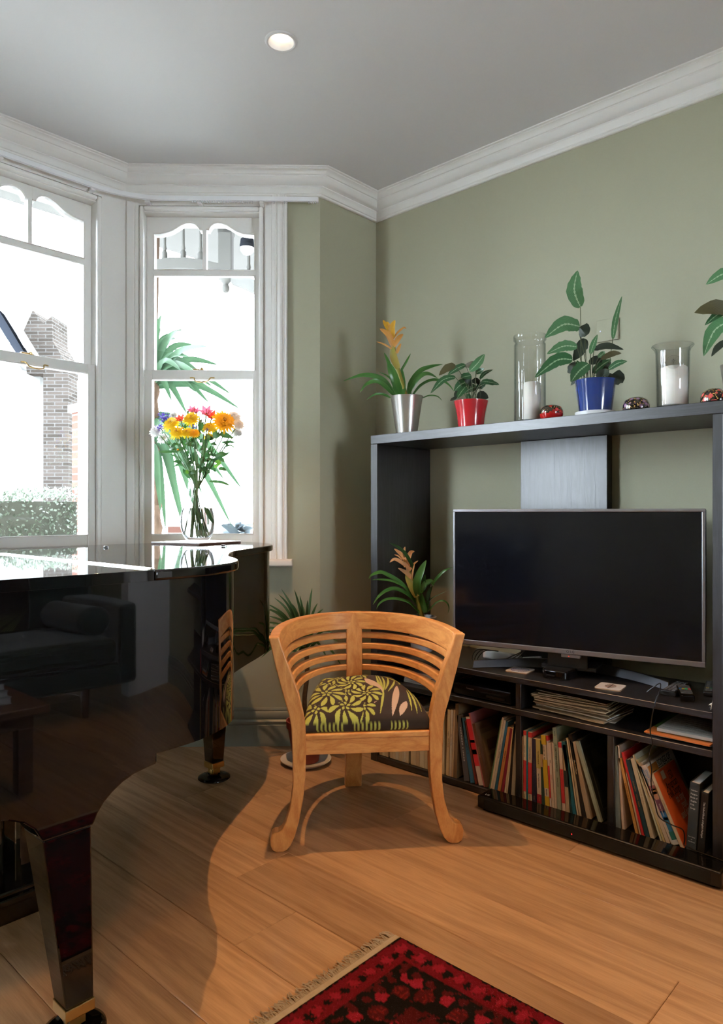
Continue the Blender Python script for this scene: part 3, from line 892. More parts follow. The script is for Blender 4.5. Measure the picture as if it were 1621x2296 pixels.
def arc(U, B, y0, za, zb, h, t, sg, k=18, lean=0.0, th_end=math.pi / 2):
    """quarter sweep from the front leg round to the back upright"""
    vs, fs = [], []
    for i in range(k + 1):
        th = th_end * i / k
        c, s = math.cos(th) ** 0.9, math.sin(th) ** 0.9
        nx, ny = c, s
        L = math.hypot(nx, ny); nx, ny = nx / L, ny / L
        x, y = U * c, y0 + B * s
        z = za + (zb - za) * s
        for du, dz in ((-t / 2, 0), (t / 2, 0), (t / 2, h), (-t / 2, h)):
            ln_ = lean * c * (1 - dz / h)
            vs.append((sg * (x + nx * du - ln_), y + ny * du, z + dz))
    for i in range(k):
        for q in range(4):
            q2 = (q + 1) % 4; fs.append((i * 4 + q, i * 4 + q2, i * 4 + 4 + q2, i * 4 + 4 + q))
    fs += [(3, 2, 1, 0), tuple(k * 4 + q for q in range(4))]
    return MB().add(vs, fs)
def post_u(z):
    for (ua, za_), (ub, zb_) in zip(outer, outer[1:]):
        if za_ >= z >= zb_: return ua + (ub - ua) * (za_ - z) / (za_ - zb_ + 1e-9) - 0.022
    return 0.25
for sg in (-1, 1):
    cpart(arc(0.328, 0.505, 0.02, 0.676, 0.686, 0.0725, 0.034, sg, lean=0.017), 'top_rail', M['chair_h'], smooth=True, bevel=0.003, angle=30)
    for zf, zb in ((0.655, 0.648), (0.606, 0.603), (0.560, 0.558), (0.515, 0.513)):
        cpart(arc(post_u(zf + 0.01), 0.505, 0.025, zf - 0.002, zb - 0.002, 0.025, 0.028, sg, lean=0.007), 'back_slat', M['chair_h'], smooth=True, bevel=0.004, angle=30)
# seat board with a rounded back, apron rails below
seat = [(-0.222, 0.0)] + [(-0.235 * math.cos(t) ** 0.8, 0.04 + 0.46 * math.sin(t)) for t in [math.pi / 2 * i / 10 for i in range(10)]]
seat = seat + [(0.0, 0.5)] + [(-x, y) for x, y in reversed(seat)]
cpart(MB().prism(seat, lambda x, y: (x, y, 0.384), lambda x, y: (x, y, 0.405)), 'seat', M['chair_h'], bevel=0.006, seg=3)
cpart(MB().box(-0.221, 0.221, 0.004, 0.030, 0.332, 0.384), 'front_apron', M['chair_h'], bevel=0.002)
for sg in (-1, 1):
    cpart(arc(0.212, 0.455, 0.03, 0.332, 0.332, 0.052, 0.022, sg), 'side_apron', M['chair_h'], smooth=True, angle=30)

# patterned cushion
def flower(p, q, cx, cy, r, n, tw, ph):
    dx, dy = (p - cx), (q - cy) * 0.75
    d = math.hypot(dx, dy) / r
    if d > 1: return None
    th = math.atan2(dy, dx)
    for lo, hi, k in ((0.05, 0.30, n // 2), (0.32, 1.0, n)):
        if lo < d < hi:
            f = ((th / (2 * math.pi)) * k + 1.5 * tw * (d - lo) + ph) % 1.0
            w = 0.31 * math.sin(math.pi * (d - lo) / (hi - lo)) ** 0.6
            return abs(f - 0.5) < w
    return False
FL = [(.17, .36, .17, 11, .5, .1), (.33, .14, .15, 10, -.5, .4), (.41, .66, .15, 10, .6, .2), (.26, .80, .13, 9, -.6, .7), (.53, .36, .14, 10, .5, .5), (.09, .10, .12, 8, .4, .3),
      (.52, .84, .10, 8, .5, .1), (.05, .60, .10, 8, -.5, .6), (.47, .12, .11, 9, .5, .9), (.36, .42, .10, 8, -.5, .2), (.12, .88, .10, 8, .4, .5), (.22, .58, .09, 8, .4, .5)]
LIME, DARK, PINK = (0.42, 0.47, 0.10), (0.030, 0.020, 0.016), (0.56, 0.42, 0.34)
def cushion_print(p, q):
    for i, fl in enumerate(FL):
        r = flower(p, q, *fl)
        if r is not None: return LIME if r else DARK
    d1 = math.hypot(p - .43, (q - .45) * .75); d2 = math.hypot(p - .38, (q - .43) * .75)
    if d1 < .255 and d2 > .22 and p > .5: return PINK
    def streak(ax, ay, bx, by, w, bow=0.0):
        L = math.hypot(bx - ax, by - ay); t = ((p - ax) * (bx - ax) + (q - ay) * (by - ay)) / L ** 2
        if not 0 < t < 1: return False
        d = ((p - ax) * (by - ay) - (q - ay) * (bx - ax)) / L - bow * math.sin(math.pi * t)
        return abs(d) < w * math.sin(math.pi * t) ** 0.7
    if streak(.70, .02, .84, .50, .028) or streak(.76, .02, .84, .17, .028): return PINK
    for a in ((.60, .03, .70, .62, .012, .02), (.66, .30, .72, .85, .012, -.01), (.68, .35, .78, .82, .011, .01), (.70, .38, .84, .80, .011, .01), (.69, .42, .75, .92, .009, .0), (.72, .35, .88, .70, .010, .01),
              (.86, .05, .90, .40, .008, 0), (.90, .03, .93, .50, .010, 0), (.94, .05, .95, .45, .008, 0), (.88, .55, .96, .85, .014, .01), (.80, .85, .97, .62, .012, .01), (.62, .93, .75, .90, .02, .01), (.66, .85, .80, .97, .012, .01)):
        if streak(*a): return LIME
    return DARK
def make_cushion(name, nx=250, ny=180):
    vs, cols = [], []
    for j in range(ny + 1):
        q0 = j / ny; q = q0
        for i in range(nx + 1):
            p = i / nx
            wid = 0.225 - 0.075 * q ** 1.6
            x = (2 * p - 1) * wid
            y = 0.012 + 0.40 * q + 0.03 * (1 - (2 * p - 1) ** 2) * q
            ed = min(p, 1 - p) / 0.14; eq = min((q + 0.004) / 0.62, (1 - q) / 0.20)
            e = min(1, ed) ** 0.5 * 1.0; g = min(1, max(0, eq)) ** 0.55
            z = 0.030 + 0.070 * (1 - (1 - e) ** 2) * (1 - (1 - g) ** 2) * (0.95 + 0.30 * q) + 0.004 * math.sin(9 * p + 3 * q) * g
            vs.append((x, y, z)); cols.append(cushion_print(p, q0))
    fs = [(j * (nx + 1) + i, j * (nx + 1) + i + 1, (j + 1) * (nx + 1) + i + 1, (j + 1) * (nx + 1) + i) for j in range(ny) for i in range(nx)]
    # boxed edge with lime stripes
    ring = [i for i in range(nx + 1)] + [j * (nx + 1) + nx for j in range(1, ny + 1)] + [ny * (nx + 1) + i for i in range(nx - 1, -1, -1)] + [j * (nx + 1) for j in range(ny - 1, 0, -1)]
    prev = ring
    for lev, (zz, sc) in enumerate(((0.026, 1.012), (0.012, 1.012), (0.002, 0.985))):
        o = len(vs); cur = []
        for k, r in enumerate(ring):
            x, y, z = vs[r]
            vs.append((x * sc, 0.21 + (y - 0.21) * sc, zz)); cur.append(o + k)
            p = r % (nx + 1) / nx
            st = (int(p * 62) % 2 == 0) and (0.08 < p < 0.32 or 0.39 < p < 0.60 or 0.68 < p < 0.82)
            cols.append(LIME if st else DARK)
        for k in range(len(ring)):
            k2 = (k + 1) % len(ring); fs.append((prev[k], cur[k], cur[k2], prev[k2]))
        prev = cur
    fs.append(tuple(prev))
    me = bpy.data.meshes.new(name); me.from_pydata(vs, [], fs)
    ca_ = me.color_attributes.new('print', 'FLOAT_COLOR', 'POINT')
    ca_.data.foreach_set('color', [c for col in cols for c in (*col, 1.0)])
    return me
M['cushion'] = attr_mat('printed_cotton', 0.75, 0.15, 900, sheen=0.1)
cme = make_cushion('cushion')
cush = link('seat_cushion', cme, M['cushion'], smooth=True, angle=60)
cush.matrix_world = CH @ Matrix.Translation((0, 0.0, 0.4055))
tag(cush, 'dark seat cushion printed with lime green flowers and pink crescents on the barrel chair', 'cushion')

# ================================================================ BLACK SHELVING UNIT
BX, BKX = 2.502, 2.915
unit = thing('shelving_unit', (2.70, 1.48, 0), 'long black ash effect shelving unit with open TV bay against the green wall', 'shelving unit')
def board(name, x0, x1, y0, y1, z0, z1, up=False):
    return MB().box(x0, x1, y0, y1, z0, z1).build(name, M['black_ash_v' if up else 'black_ash'], unit, bevel=0.0015, seg=1)
board('top_board', BX, BKX, 0.0, 2.257, 1.508, 1.55)
board('side_panel', BX, BKX, 2.215, 2.257, 0.0, 1.507, True)
board('upright', BX, BKX, 0.700, 0.733, 0.031, 1.507, True)
board('tv_shelf', BX, BKX, 0.734, 2.214, 0.495, 0.518)
board('middle_shelf', BX, BKX, 0.734, 2.214, 0.368, 0.391)
board('divider', BX + 0.002, BKX, 1.450, 1.473, 0.392, 0.494, True)
board('divider', BX + 0.002, BKX, 1.450, 1.473, 0.031, 0.367, True)
board('divider', BX + 0.002, BKX, 1.068, 1.093, 0.031, 0.367, True)
board('bottom_board', BX, BKX, 0.0, 2.214, 0.003, 0.030)
board('back_panel', 2.865, BKX, 1.251, 1.659, 0.5185, 1.507, True)
board('lower_back', 2.895, BKX, 0.0, 2.214, 0.031, 0.494, True)
board('side_shelf', BX, BKX, 0.0, 0.699, 0.368, 0.391)
board('side_shelf', BX, BKX, 0.0, 0.699, 0.745, 0.768)
board('side_shelf', BX, BKX, 0.0, 0.699, 1.12, 1.143)

# ================================================================ TELEVISION
tvd = Vector((0.22, -0.9755)); tvn = Vector((-0.9755, -0.22)); tvc = Vector((2.632, 1.308))
tv = thing('television', (tvc.x, tvc.y, 0.519), 'large flat television with silver frame on an arched silver stand', 'television')
FR_TV = Frame(tvc, tvd, -tvn)               # s to the viewer's right, n away from the viewer
W2, TZ0, TZ1 = 0.494, 0.615, 1.196
MB().fbox(FR_TV, -W2, W2, 0.004, 0.042, TZ0 - 0.004, TZ1).build('cabinet', M['black_plastic'], tv, bevel=0.006)
b = MB(); e = 0.012
b.fbox(FR_TV, -W2, W2, -0.006, 0.006, TZ0, TZ0 + 0.020); b.fbox(FR_TV, -W2, W2, -0.006, 0.006, TZ1 - e, TZ1)
b.fbox(FR_TV, -W2, -W2 + e * 0.7, -0.006, 0.006, TZ0 + 0.020, TZ1 - e); b.fbox(FR_TV, W2 - e, W2, -0.006, 0.006, TZ0 + 0.020, TZ1 - e)
b.build('bezel', M['silver'], tv, bevel=0.002)
MB().fbox(FR_TV, -W2 + 0.008, W2 - 0.011, -0.002, 0.004, TZ0 + 0.019, TZ1 - 0.011).build('screen', M['screen'], tv)
MB().fbox(FR_TV, -0.16, 0.20, 0.042, 0.075, 0.66, 0.98).build('rear_housing', M['black_plastic'], tv, bevel=0.01)
st = MB(); vs, fs = [], []
K = 24
for i in range(K + 1):
    s = -0.400 + 0.770 * i / K
    q = (s + 0.015) / 0.385
    nn = 0.175 * (1 - q * q) - 0.01
    hgt = 0.030 + 0.010 * (1 - abs(q))
    for dn, z in ((-0.012, 0.5185), (0.016, 0.5185), (0.016, 0.5185 + hgt), (0.004, 0.5185 + hgt)):
        vs.append(FR_TV.p(s, nn + dn, z))
for i in range(K):
    for k in range(4):
        k2 = (k + 1) % 4; fs.append((i * 4 + k, i * 4 + k2, i * 4 + 4 + k2, i * 4 + 4 + k))
fs += [(3, 2, 1, 0), tuple(K * 4 + k for k in range(4))]
st.add(vs, fs).build('stand', mat('dark_silver_plastic', (0.07, 0.07, 0.078), 0.42, 0.7), tv, smooth=True, bevel=0.002, angle=30)
nk = MB(); nk.fbox(FR_TV, -0.12, 0.10, 0.035, 0.18, 0.545, 0.56); nk.fbox(FR_TV, -0.09, 0.07, 0.02, 0.05, 0.555, 0.66)
nk.build('stand_neck', M['black_plastic'], tv, bevel=0.003)
MB().fbox(FR_TV, -0.03, 0.045, 0.0, 0.03, 0.600, 0.6145).build('sensor_bar', M['silver'], tv, bevel=0.002)
MB().fbox(FR_TV, -0.001, 0.003, -0.002, 0.0, 0.605, 0.6075).build('standby_light', mat('red_led', (0.6, 0.02, 0.01), 0.4, emit=((1, 0.05, 0.02), 1.5)), tv)
tvR = Vector((tvd.x, tvd.y, 0))
letter('LG', 0.014, basis(FR_TV.p(0.016, -0.0066, TZ0 + 0.0105), tvR, (0, 0, 1)), tv, M['black_plastic'], local=False)
ring = MB().lathe([(0.0048, 0), (0.0048, 0.0004), (0.0036, 0.0004), (0.0036, 0)], (0, 0, 0), 16, close=True)
mt = basis(FR_TV.p(-0.002, -0.0062, TZ0 + 0.0105), tvR, (0, 0, 1)); ring.v = [tuple(mt @ Vector(p)) for p in ring.v]
ring.build('logo_ring', M['black_plastic'], tv)

# ---------------------------------------------------------------- soundbar on the floor
sbar = thing('soundbar', (2.42, 1.11, 0), 'long low black soundbar on the floor in front of the books', 'soundbar')
MB().box(2.368, 2.462, 0.668, 1.566, 0.010, 0.060).build('body', M['black_plastic'], sbar, bevel=0.006, seg=3)
MB().box(2.374, 2.458, 0.676, 1.558, 0.0595, 0.0612).build('top_plate', M['black_gloss'], sbar, bevel=0.0005)
MB().box(2.366, 2.3685, 0.70, 1.535, 0.016, 0.052).build('speaker_grille', mat('speaker_cloth', (0.006, 0.006, 0.006), 0.8, bump=0.4, bscale=900), sbar)
for y in (0.72, 1.52):
    MB().box(2.385, 2.445, y - 0.03, y + 0.03, 0.0, 0.0105).build('rubber_foot', M['black_plastic'], sbar, bevel=0.002)
letter('LG', 0.016, basis((2.392, 1.533, 0.0614), (0, -1, 0), (1, 0, 0)), sbar, M['ink_white'], local=False)
MB().box(2.3655, 2.3662, 1.162, 1.166, 0.026, 0.030).build('indicator_light', mat('red_led_small', (0.5, 0.02, 0.02), 0.4, emit=((1, 0.03, 0.03), 1.0)), sbar)

# ---------------------------------------------------------------- persian rug
RX0, RX1, RY0, RY1 = 0.30, 1.505, 0.42, 1.248
rug = thing('persian_rug', (0.9, 0.25, 0), 'dark red and black patterned wool rug with cream fringe', 'rug')
nx, ny = 240, 165
RED, DRED, BRED, BLK = (0.135, 0.007, 0.013), (0.072, 0.008, 0.010), (0.235, 0.012, 0.024), (0.010, 0.008, 0.008)
def rug_print(x, y):
    dx = min(x - RX0, RX1 - x); dy = min(y - RY0, RY1 - y); d = min(dx, dy)
    along = y if dx < dy else x
    nz = noise.noise(Vector((x * 55, y * 55, 1.3))); n2 = noise.noise(Vector((x * 120, y * 120, 5.1)))
    d += 0.0045 * n2
    if d < 0.010: return BLK
    def motif(period, centre, r, off=0.0):
        a = ((along + off) % period) - period / 2
        return math.hypot(a * 1.1, (d - centre)) + 0.010 * nz - r
    if d < 0.078:
        m = motif(0.062, 0.042, 0.018)
        if m < 0: return BRED if m < -0.004 or n2 > 0 else DRED
        m = motif(0.062, 0.046, 0.012, 0.031)
        return BLK if m + 0.012 * n2 < 0 else RED
    if d < 0.090: return BLK if nz > -0.15 else DRED
    if d < 0.185:
        m = motif(0.095, 0.125, 0.019)
        if m < 0: return BRED
        m = motif(0.095, 0.150, 0.026, 0.045)
        if m < 0: return DRED if n2 < 0.2 else (0.15, 0.012, 0.012)
        m = motif(0.048, 0.105, 0.014, 0.02)
        if m < 0: return DRED
        return BLK
    if d < 0.198: return BLK if nz > -0.2 else DRED
    gx, gy = (x % 0.16) - 0.08, (y % 0.16) - 0.08
    r = math.hypot(gx, gy); th = math.atan2(gy, gx)
    pet = 0.038 + 0.010 * math.cos(8 * th)
    if r < 0.010: return BLK
    if r < pet * 0.55: return BRED if math.cos(8 * th) + n2 > 0 else DRED
    if r < pet: return BLK if n2 > 0 else BRED
    return DRED if nz < 0.32 else BLK
vs, cols = [], []
for j in range(ny + 1):
    y = RY0 + (RY1 - RY0) * j / ny
    for i in range(nx + 1):
        x = RX0 + (RX1 - RX0) * i / nx
        edge = 1.0 if 0 < i < nx and 0 < j < ny else 0.35
        wob = 0.004 * noise.noise(Vector((x * 9, y * 9, 0)))
        xx = x + (wob if i in (0, nx) else 0)
        vs.append((xx, y, 0.0095 * edge + 0.0016 * noise.noise(Vector((x * 90, y * 90, 2)))))
        cols.append(rug_print(x, y))
fs = [(j * (nx + 1) + i, j * (nx + 1) + i + 1, (j + 1) * (nx + 1) + i + 1, (j + 1) * (nx + 1) + i) for j in range(ny) for i in range(nx)]
me = bpy.data.meshes.new('pile'); me.from_pydata(vs, [], fs)
cattr = me.color_attributes.new('print', 'FLOAT_COLOR', 'POINT')
cattr.data.foreach_set('color', [c for col in cols for c in (*col, 1.0)])
link('pile', me, attr_mat('wool_pile', 0.95, 0.8, 500, spec=0.05), rug, smooth=True, angle=80)
M['fringe'] = mat('cream_cotton_fringe', (0.40, 0.33, 0.24), 0.9, var=0.15, scale=60, bump=0.5, bscale=300)
MB().box(RX0, RX1 - 0.002, RY1 - 0.001, RY1 + 0.016, 0.0, 0.007).build('woven_end', M['fringe'], rug, bevel=0.002)
fr_ = MB(); rf = random.Random(5)
x = RX0
while x < RX1 - 0.004:
    cl = rf.uniform(-0.006, 0.006)
    for k in range(3):
        xx = x + k * 0.0022; L = rf.uniform(0.020, 0.042)
        a = (xx, RY1 + 0.015, 0.005); b_ = (xx + cl * 0.5 + rf.uniform(-.003, .003), RY1 + 0.015 + L * 0.5, rf.uniform(0.003, 0.009)); c_ = (xx + cl + rf.uniform(-.008, .008), RY1 + 0.015 + L, rf.uniform(0.001, 0.005))
        fr_.tube([a, b_, c_], 0.0014, 4)
    x += 0.0068
tag(fr_.build('fringe', M['fringe'], rug), kind='stuff')
MB().box(RX0, RX1, RY0 - 0.02, RY0, 0.0, 0.007).build('woven_end', M['fringe'], rug)
# ================================================================ BOOKS AND SCORES
SPX = BX + 0.014                             # plane of the spines
mcache = {}
def cmat(c, rough=0.55):
    k = (tuple(round(q, 3) for q in c), rough)
    if k not in mcache:
        mcache[k] = mat('cover_%d' % len(mcache), c, rough, var=0.10, scale=45, bump=0.04, bscale=300)
    return mcache[k]
CREAM, TAN, RED_, YEL, TEAL, NAVY, DGRN, SAGE, BLACK, MAROON = (.56, .46, .32), (.45, .30, .15), (.48, .028, .030), (.52, .34, .02), (.015, .13, .19), (.014, .05, .09), (.02, .06, .045), (.27, .31, .22), (.012, .012, .013), (.20, .012, .02)
def spine_book(quad, colour, label, depth=0.235, title=None, tcol='ink', tsize=0.5, bands=(), group='scores and books on the bottom shelf', name='book', cover=None,
               titles=(), zb=0.031, xs=None, pages='paper', cat='book', soft=False):
    """quad: y and z of the spine: (y_bottom_left, y_bottom_right, y_top_left, z_top) in metres"""
    yl, yr, ytl, ztop = quad
    t = abs(yl - yr)
    yb = (yl + yr) / 2
    dy = ytl - yl
    hgt = math.hypot(dy, ztop - zb)
    th = math.atan2(-dy, ztop - zb)
    t = max(0.003, t * math.cos(th) * 0.96)
    x0 = SPX if xs is None else xs
    o = thing(name, (x0, yb, zb + abs(math.sin(th)) * t / 2 + 0.0005), label, cat, group)
    o.rotation_euler = (th, 0, 0)
    c = min(0.0022, t * 0.18)
    mb = MB()
    mb.box(0, depth, t / 2 - c, t / 2, 0, hgt); mb.box(0, depth, -t / 2, -t / 2 + c, 0, hgt); mb.box(0, c, -t / 2 + c, t / 2 - c, 0, hgt)
    q = mb.build('cover', cmat(colour), None); adopt(q, o, local=True)
    g = 0.0012 if soft else 0.003
    q = MB().box(c + 0.0004, depth - g, -t / 2 + c, t / 2 - c, g, hgt - g).build('page_block', M[pages], None); adopt(q, o, local=True)
    for z0, z1, col in bands:
        q = MB().box(-0.0005, 0.0008, -t / 2 - 0.0003, t / 2 + 0.0003, hgt * z0, hgt * z1).build('spine_band', cmat(col), None); adopt(q, o, local=True)
        if z1 > 0.98:
            for sg in (1, -1):
                a_, b_ = sorted((sg * t / 2, sg * (t / 2 + 0.0003)))
                q = MB().box(0.0008, depth, a_, b_, hgt * z0, hgt * z1).build('cover_band', cmat(col), None); adopt(q, o, local=True)
    tl = list(titles)
    if title: tl.append((title, 0.55, tsize, tcol))
    for txt, zf, sz, tc_ in tl:
        tm_ = M[tc_] if isinstance(tc_, str) else cmat(tc_)
        if txt[0] == '~':                    # lettering too small to read in the photograph: a row of fine strokes
            gk = MB(); nL = int(txt[1:]); a_ = min(t * sz * 0.62, hgt * 0.6 / nL); rg = random.Random(nL)
            for i_ in range(nL):
                if rg.random() < 0.15: continue
                zc_ = hgt * zf + (nL / 2 - i_) * a_
                gk.box(-0.0009, 0.0003, -t * sz * 0.28 * rg.uniform(.6, 1), t * sz * 0.30, zc_ - a_ * 0.16, zc_ + a_ * 0.12)
                if rg.random() < 0.6: gk.box(-0.0009, 0.0003, -t * sz * 0.05, t * sz * 0.08, zc_ - a_ * 0.4, zc_ + a_ * 0.12)
            q = tag(gk.build('spine_print', tm_, None), kind='stuff'); adopt(q, o, local=True)
            continue
        letter(txt, t * sz, basis((-0.0009, 0, hgt * zf), (0, 0, -1), (0, -1, 0)), o, tm_, 'spine_title')
    if cover:
        cover(o, t, hgt, depth)
    return o
def sheet(px, py):
    p = on_x(px, py, SPX); return p.y, p.z
def qd(org, sc, xb0, xb1, yb_, xt0, xt1, yt):
    y0, _ = sheet(org[0] + xb0 / sc, org[1] + yb_ / sc); y1, _ = sheet(org[0] + xb1 / sc, org[1] + yb_ / sc)
    y2, z2 = sheet(org[0] + xt0 / sc, org[1] + yt / sc)
    return (y0, y1, y2, z2)
Z5 = ((830, 1560), 4.768); Z3 = ((1130, 1620), 6.004); Z4 = ((1350, 1600), 5.886)

# --- left compartment: a run of slim cream vocal scores under the chair seat
xs_ = [98, 132, 160, 190, 212, 238, 270, 302, 340, 372, 412, 432, 465, 490, 528, 577, 610, 640, 668, 700, 730, 762, 790]
rb = random.Random(11)
tints = [(.56, .47, .30), (.60, .50, .30), (.55, .50, .38), (.50, .40, .24), (.58, .52, .36), (.52, .50, .40)]
ORD = ['first', 'second', 'third', 'fourth', 'fifth', 'sixth', 'seventh', 'eighth', 'ninth', 'tenth', 'eleventh', 'twelfth', 'thirteenth', 'fourteenth', 'fifteenth', 'sixteenth', 'seventeenth', 'eighteenth', 'nineteenth', 'twentieth', 'twenty-first', 'twenty-second']
nv = -1
for a, b in zip(xs_, xs_[1:]):
    if a == 190 or b - a <= 20: continue
    nv += 1
    yb_ = 625 + (a - 98) * 0.345
    y0, _ = sheet(830 + a / 4.768, 1560 + yb_ / 4.768); y1, _ = sheet(830 + b / 4.768, 1560 + yb_ / 4.768)
    spine_book((y0, y1, y0 + rb.uniform(-.003, .003), rb.choice((0.275, 0.285, 0.29))), rb.choice(tints), '%s slim cream vocal score counting from the left end of the bottom shelf' % ORD[nv],
               0.20, 'VOCAL SCORE', 'ink', 0.42, name='vocal_score', group='cream vocal scores at the left of the bottom shelf', soft=True) if b - a > 20 else None
B1 = [
 ((808, 840, 862, 828, 862, 148), (.52, .40, .22), 'tall tan vocal score just right of the front chair leg', .21, 'Rodgers     VOCAL SCORE', 'ink', ()),
 ((845, 868, 868, 862, 890, 148), (.50, .44, .34), 'tall grey cream vocal score second from the front chair leg', .21, 'Rodgers     VOCAL SCORE', 'ink', ()),
 ((869, 888, 872, 891, 905, 150), (.45, .33, .2), 'thin tan score between a cream score and a worn brown folder', .21, None, 'ink', ()),
 ((893, 925, 908, 912, 945, 85), (.20, .135, .075), 'worn brown paper folder, tallest at the left of the bottom shelf', .30, None, 'ink', ()),
 ((1003, 1062, 920, 922, 985, 205), (.085, .085, .095), 'thick dark grey book leaning beside the worn brown folder', .24, '~22', 'ink_white', ()),
 ((1070, 1117, 945, 965, 1010, 235), (.03, .125, .22), 'mid blue book leaning against the thick dark grey one', .24, '~12', 'ink', ()),
 ((1122, 1142, 955, 1003, 1018, 268), (.16, .03, .02), 'thin maroon score squeezed between blue and torn red books', .24, None, 'ink', ()),
 ((1160, 1210, 975, 1018, 1058, 228), (.55, .46, .40), 'torn red and cream score with a ragged spine', .25, None, 'ink', ((.28, .97, (.55, .02, .03)), (.45, .52, (.6, .52, .45)), (.62, .66, (.6, .52, .45)))),
 ((1213, 1228, 995, 1052, 1068, 188), (.34, .10, .10), 'dusty pink thin folder standing tall behind an ornate brown book', .28, None, 'ink', ()),
]
for q, col, lab, dep, tt, tc_, bands in B1:
    spine_book(qd(*Z5, *q), col, lab, dep, tt, tc_, 0.4, bands, soft=True)
def ornate(o, t, h, d):
    for (x0, x1, z0, z1, c) in ((.02, d - .02, .03, h - .03, (.13, .075, .04)), (.035, d - .035, .05, h - .05, (.19, .12, .065)), (.05, d - .05, .07, h * .45, (.12, .07, .04)), (.06, d - .06, h * .52, h - .08, (.10, .05, .03))):
        k = 0.0002 + 0.0003 * (h - z1)
        q = MB().box(x0, x1, -t / 2 - k, -t / 2, z0, z1).build('cover_panel', cmat(c), None); adopt(q, o, local=True)
spine_book(qd(*Z5, 1226, 1258, 1000, 1088, 1125, 300), (.11, .05, .03), 'old dark brown book with an ornate framed front cover', .22, '~14', 'ink_gold', .4, cover=ornate)
B1b = [
 ((1268, 1280, 1008, 1396, 1408, 262), (.07, .16, .075), 'thin green score leaning right beside the ornate brown book', None, ()),
 ((1282, 1303, 1012, 1410, 1430, 235), (.50, .42, .28), 'cream score leaning right next to the thin green one', None, ()),
 ((1304, 1326, 1020, 1430, 1452, 262), (.47, .42, .36), 'grey cream song book leaning right beside a blue one', '~26', ()),
 ((1328, 1352, 1028, 1452, 1488, 275), (.02, .11, .20), 'bright blue slim book among the right-leaning scores', '~12', ()),
 ((1358, 1392, 1045, 1470, 1502, 340), (.45, .19, .055), 'orange slim book among the right-leaning scores', '~14', ()),
 ((1400, 1426, 1048, 1496, 1525, 350), (.21, .008, .03), 'crimson slim book among the right-leaning scores', None, ()),
 ((1432, 1450, 1052, 1522, 1538, 340), (.50, .38, .22), 'tan score between the crimson and black slim books', None, ()),
 ((1454, 1466, 1064, 1540, 1552, 280), (.50, .42, .30), 'thin cream score beside the compartment divider', None, ()),
 ((1472, 1496, 1062, 1536, 1550, 300), (.015, .014, .013), 'black thin score near the left compartment divider', None, ()),
 ((1505, 1545, 1060, 1546, 1556, 330), (.30, .27, .21), 'grey beige booklet against the left compartment divider', None, ()),
]
for q, col, lab, tt, bands in B1b:
    spine_book(qd(*Z5, *q), col, lab, .22, tt, 'ink', .4, bands, soft=True)

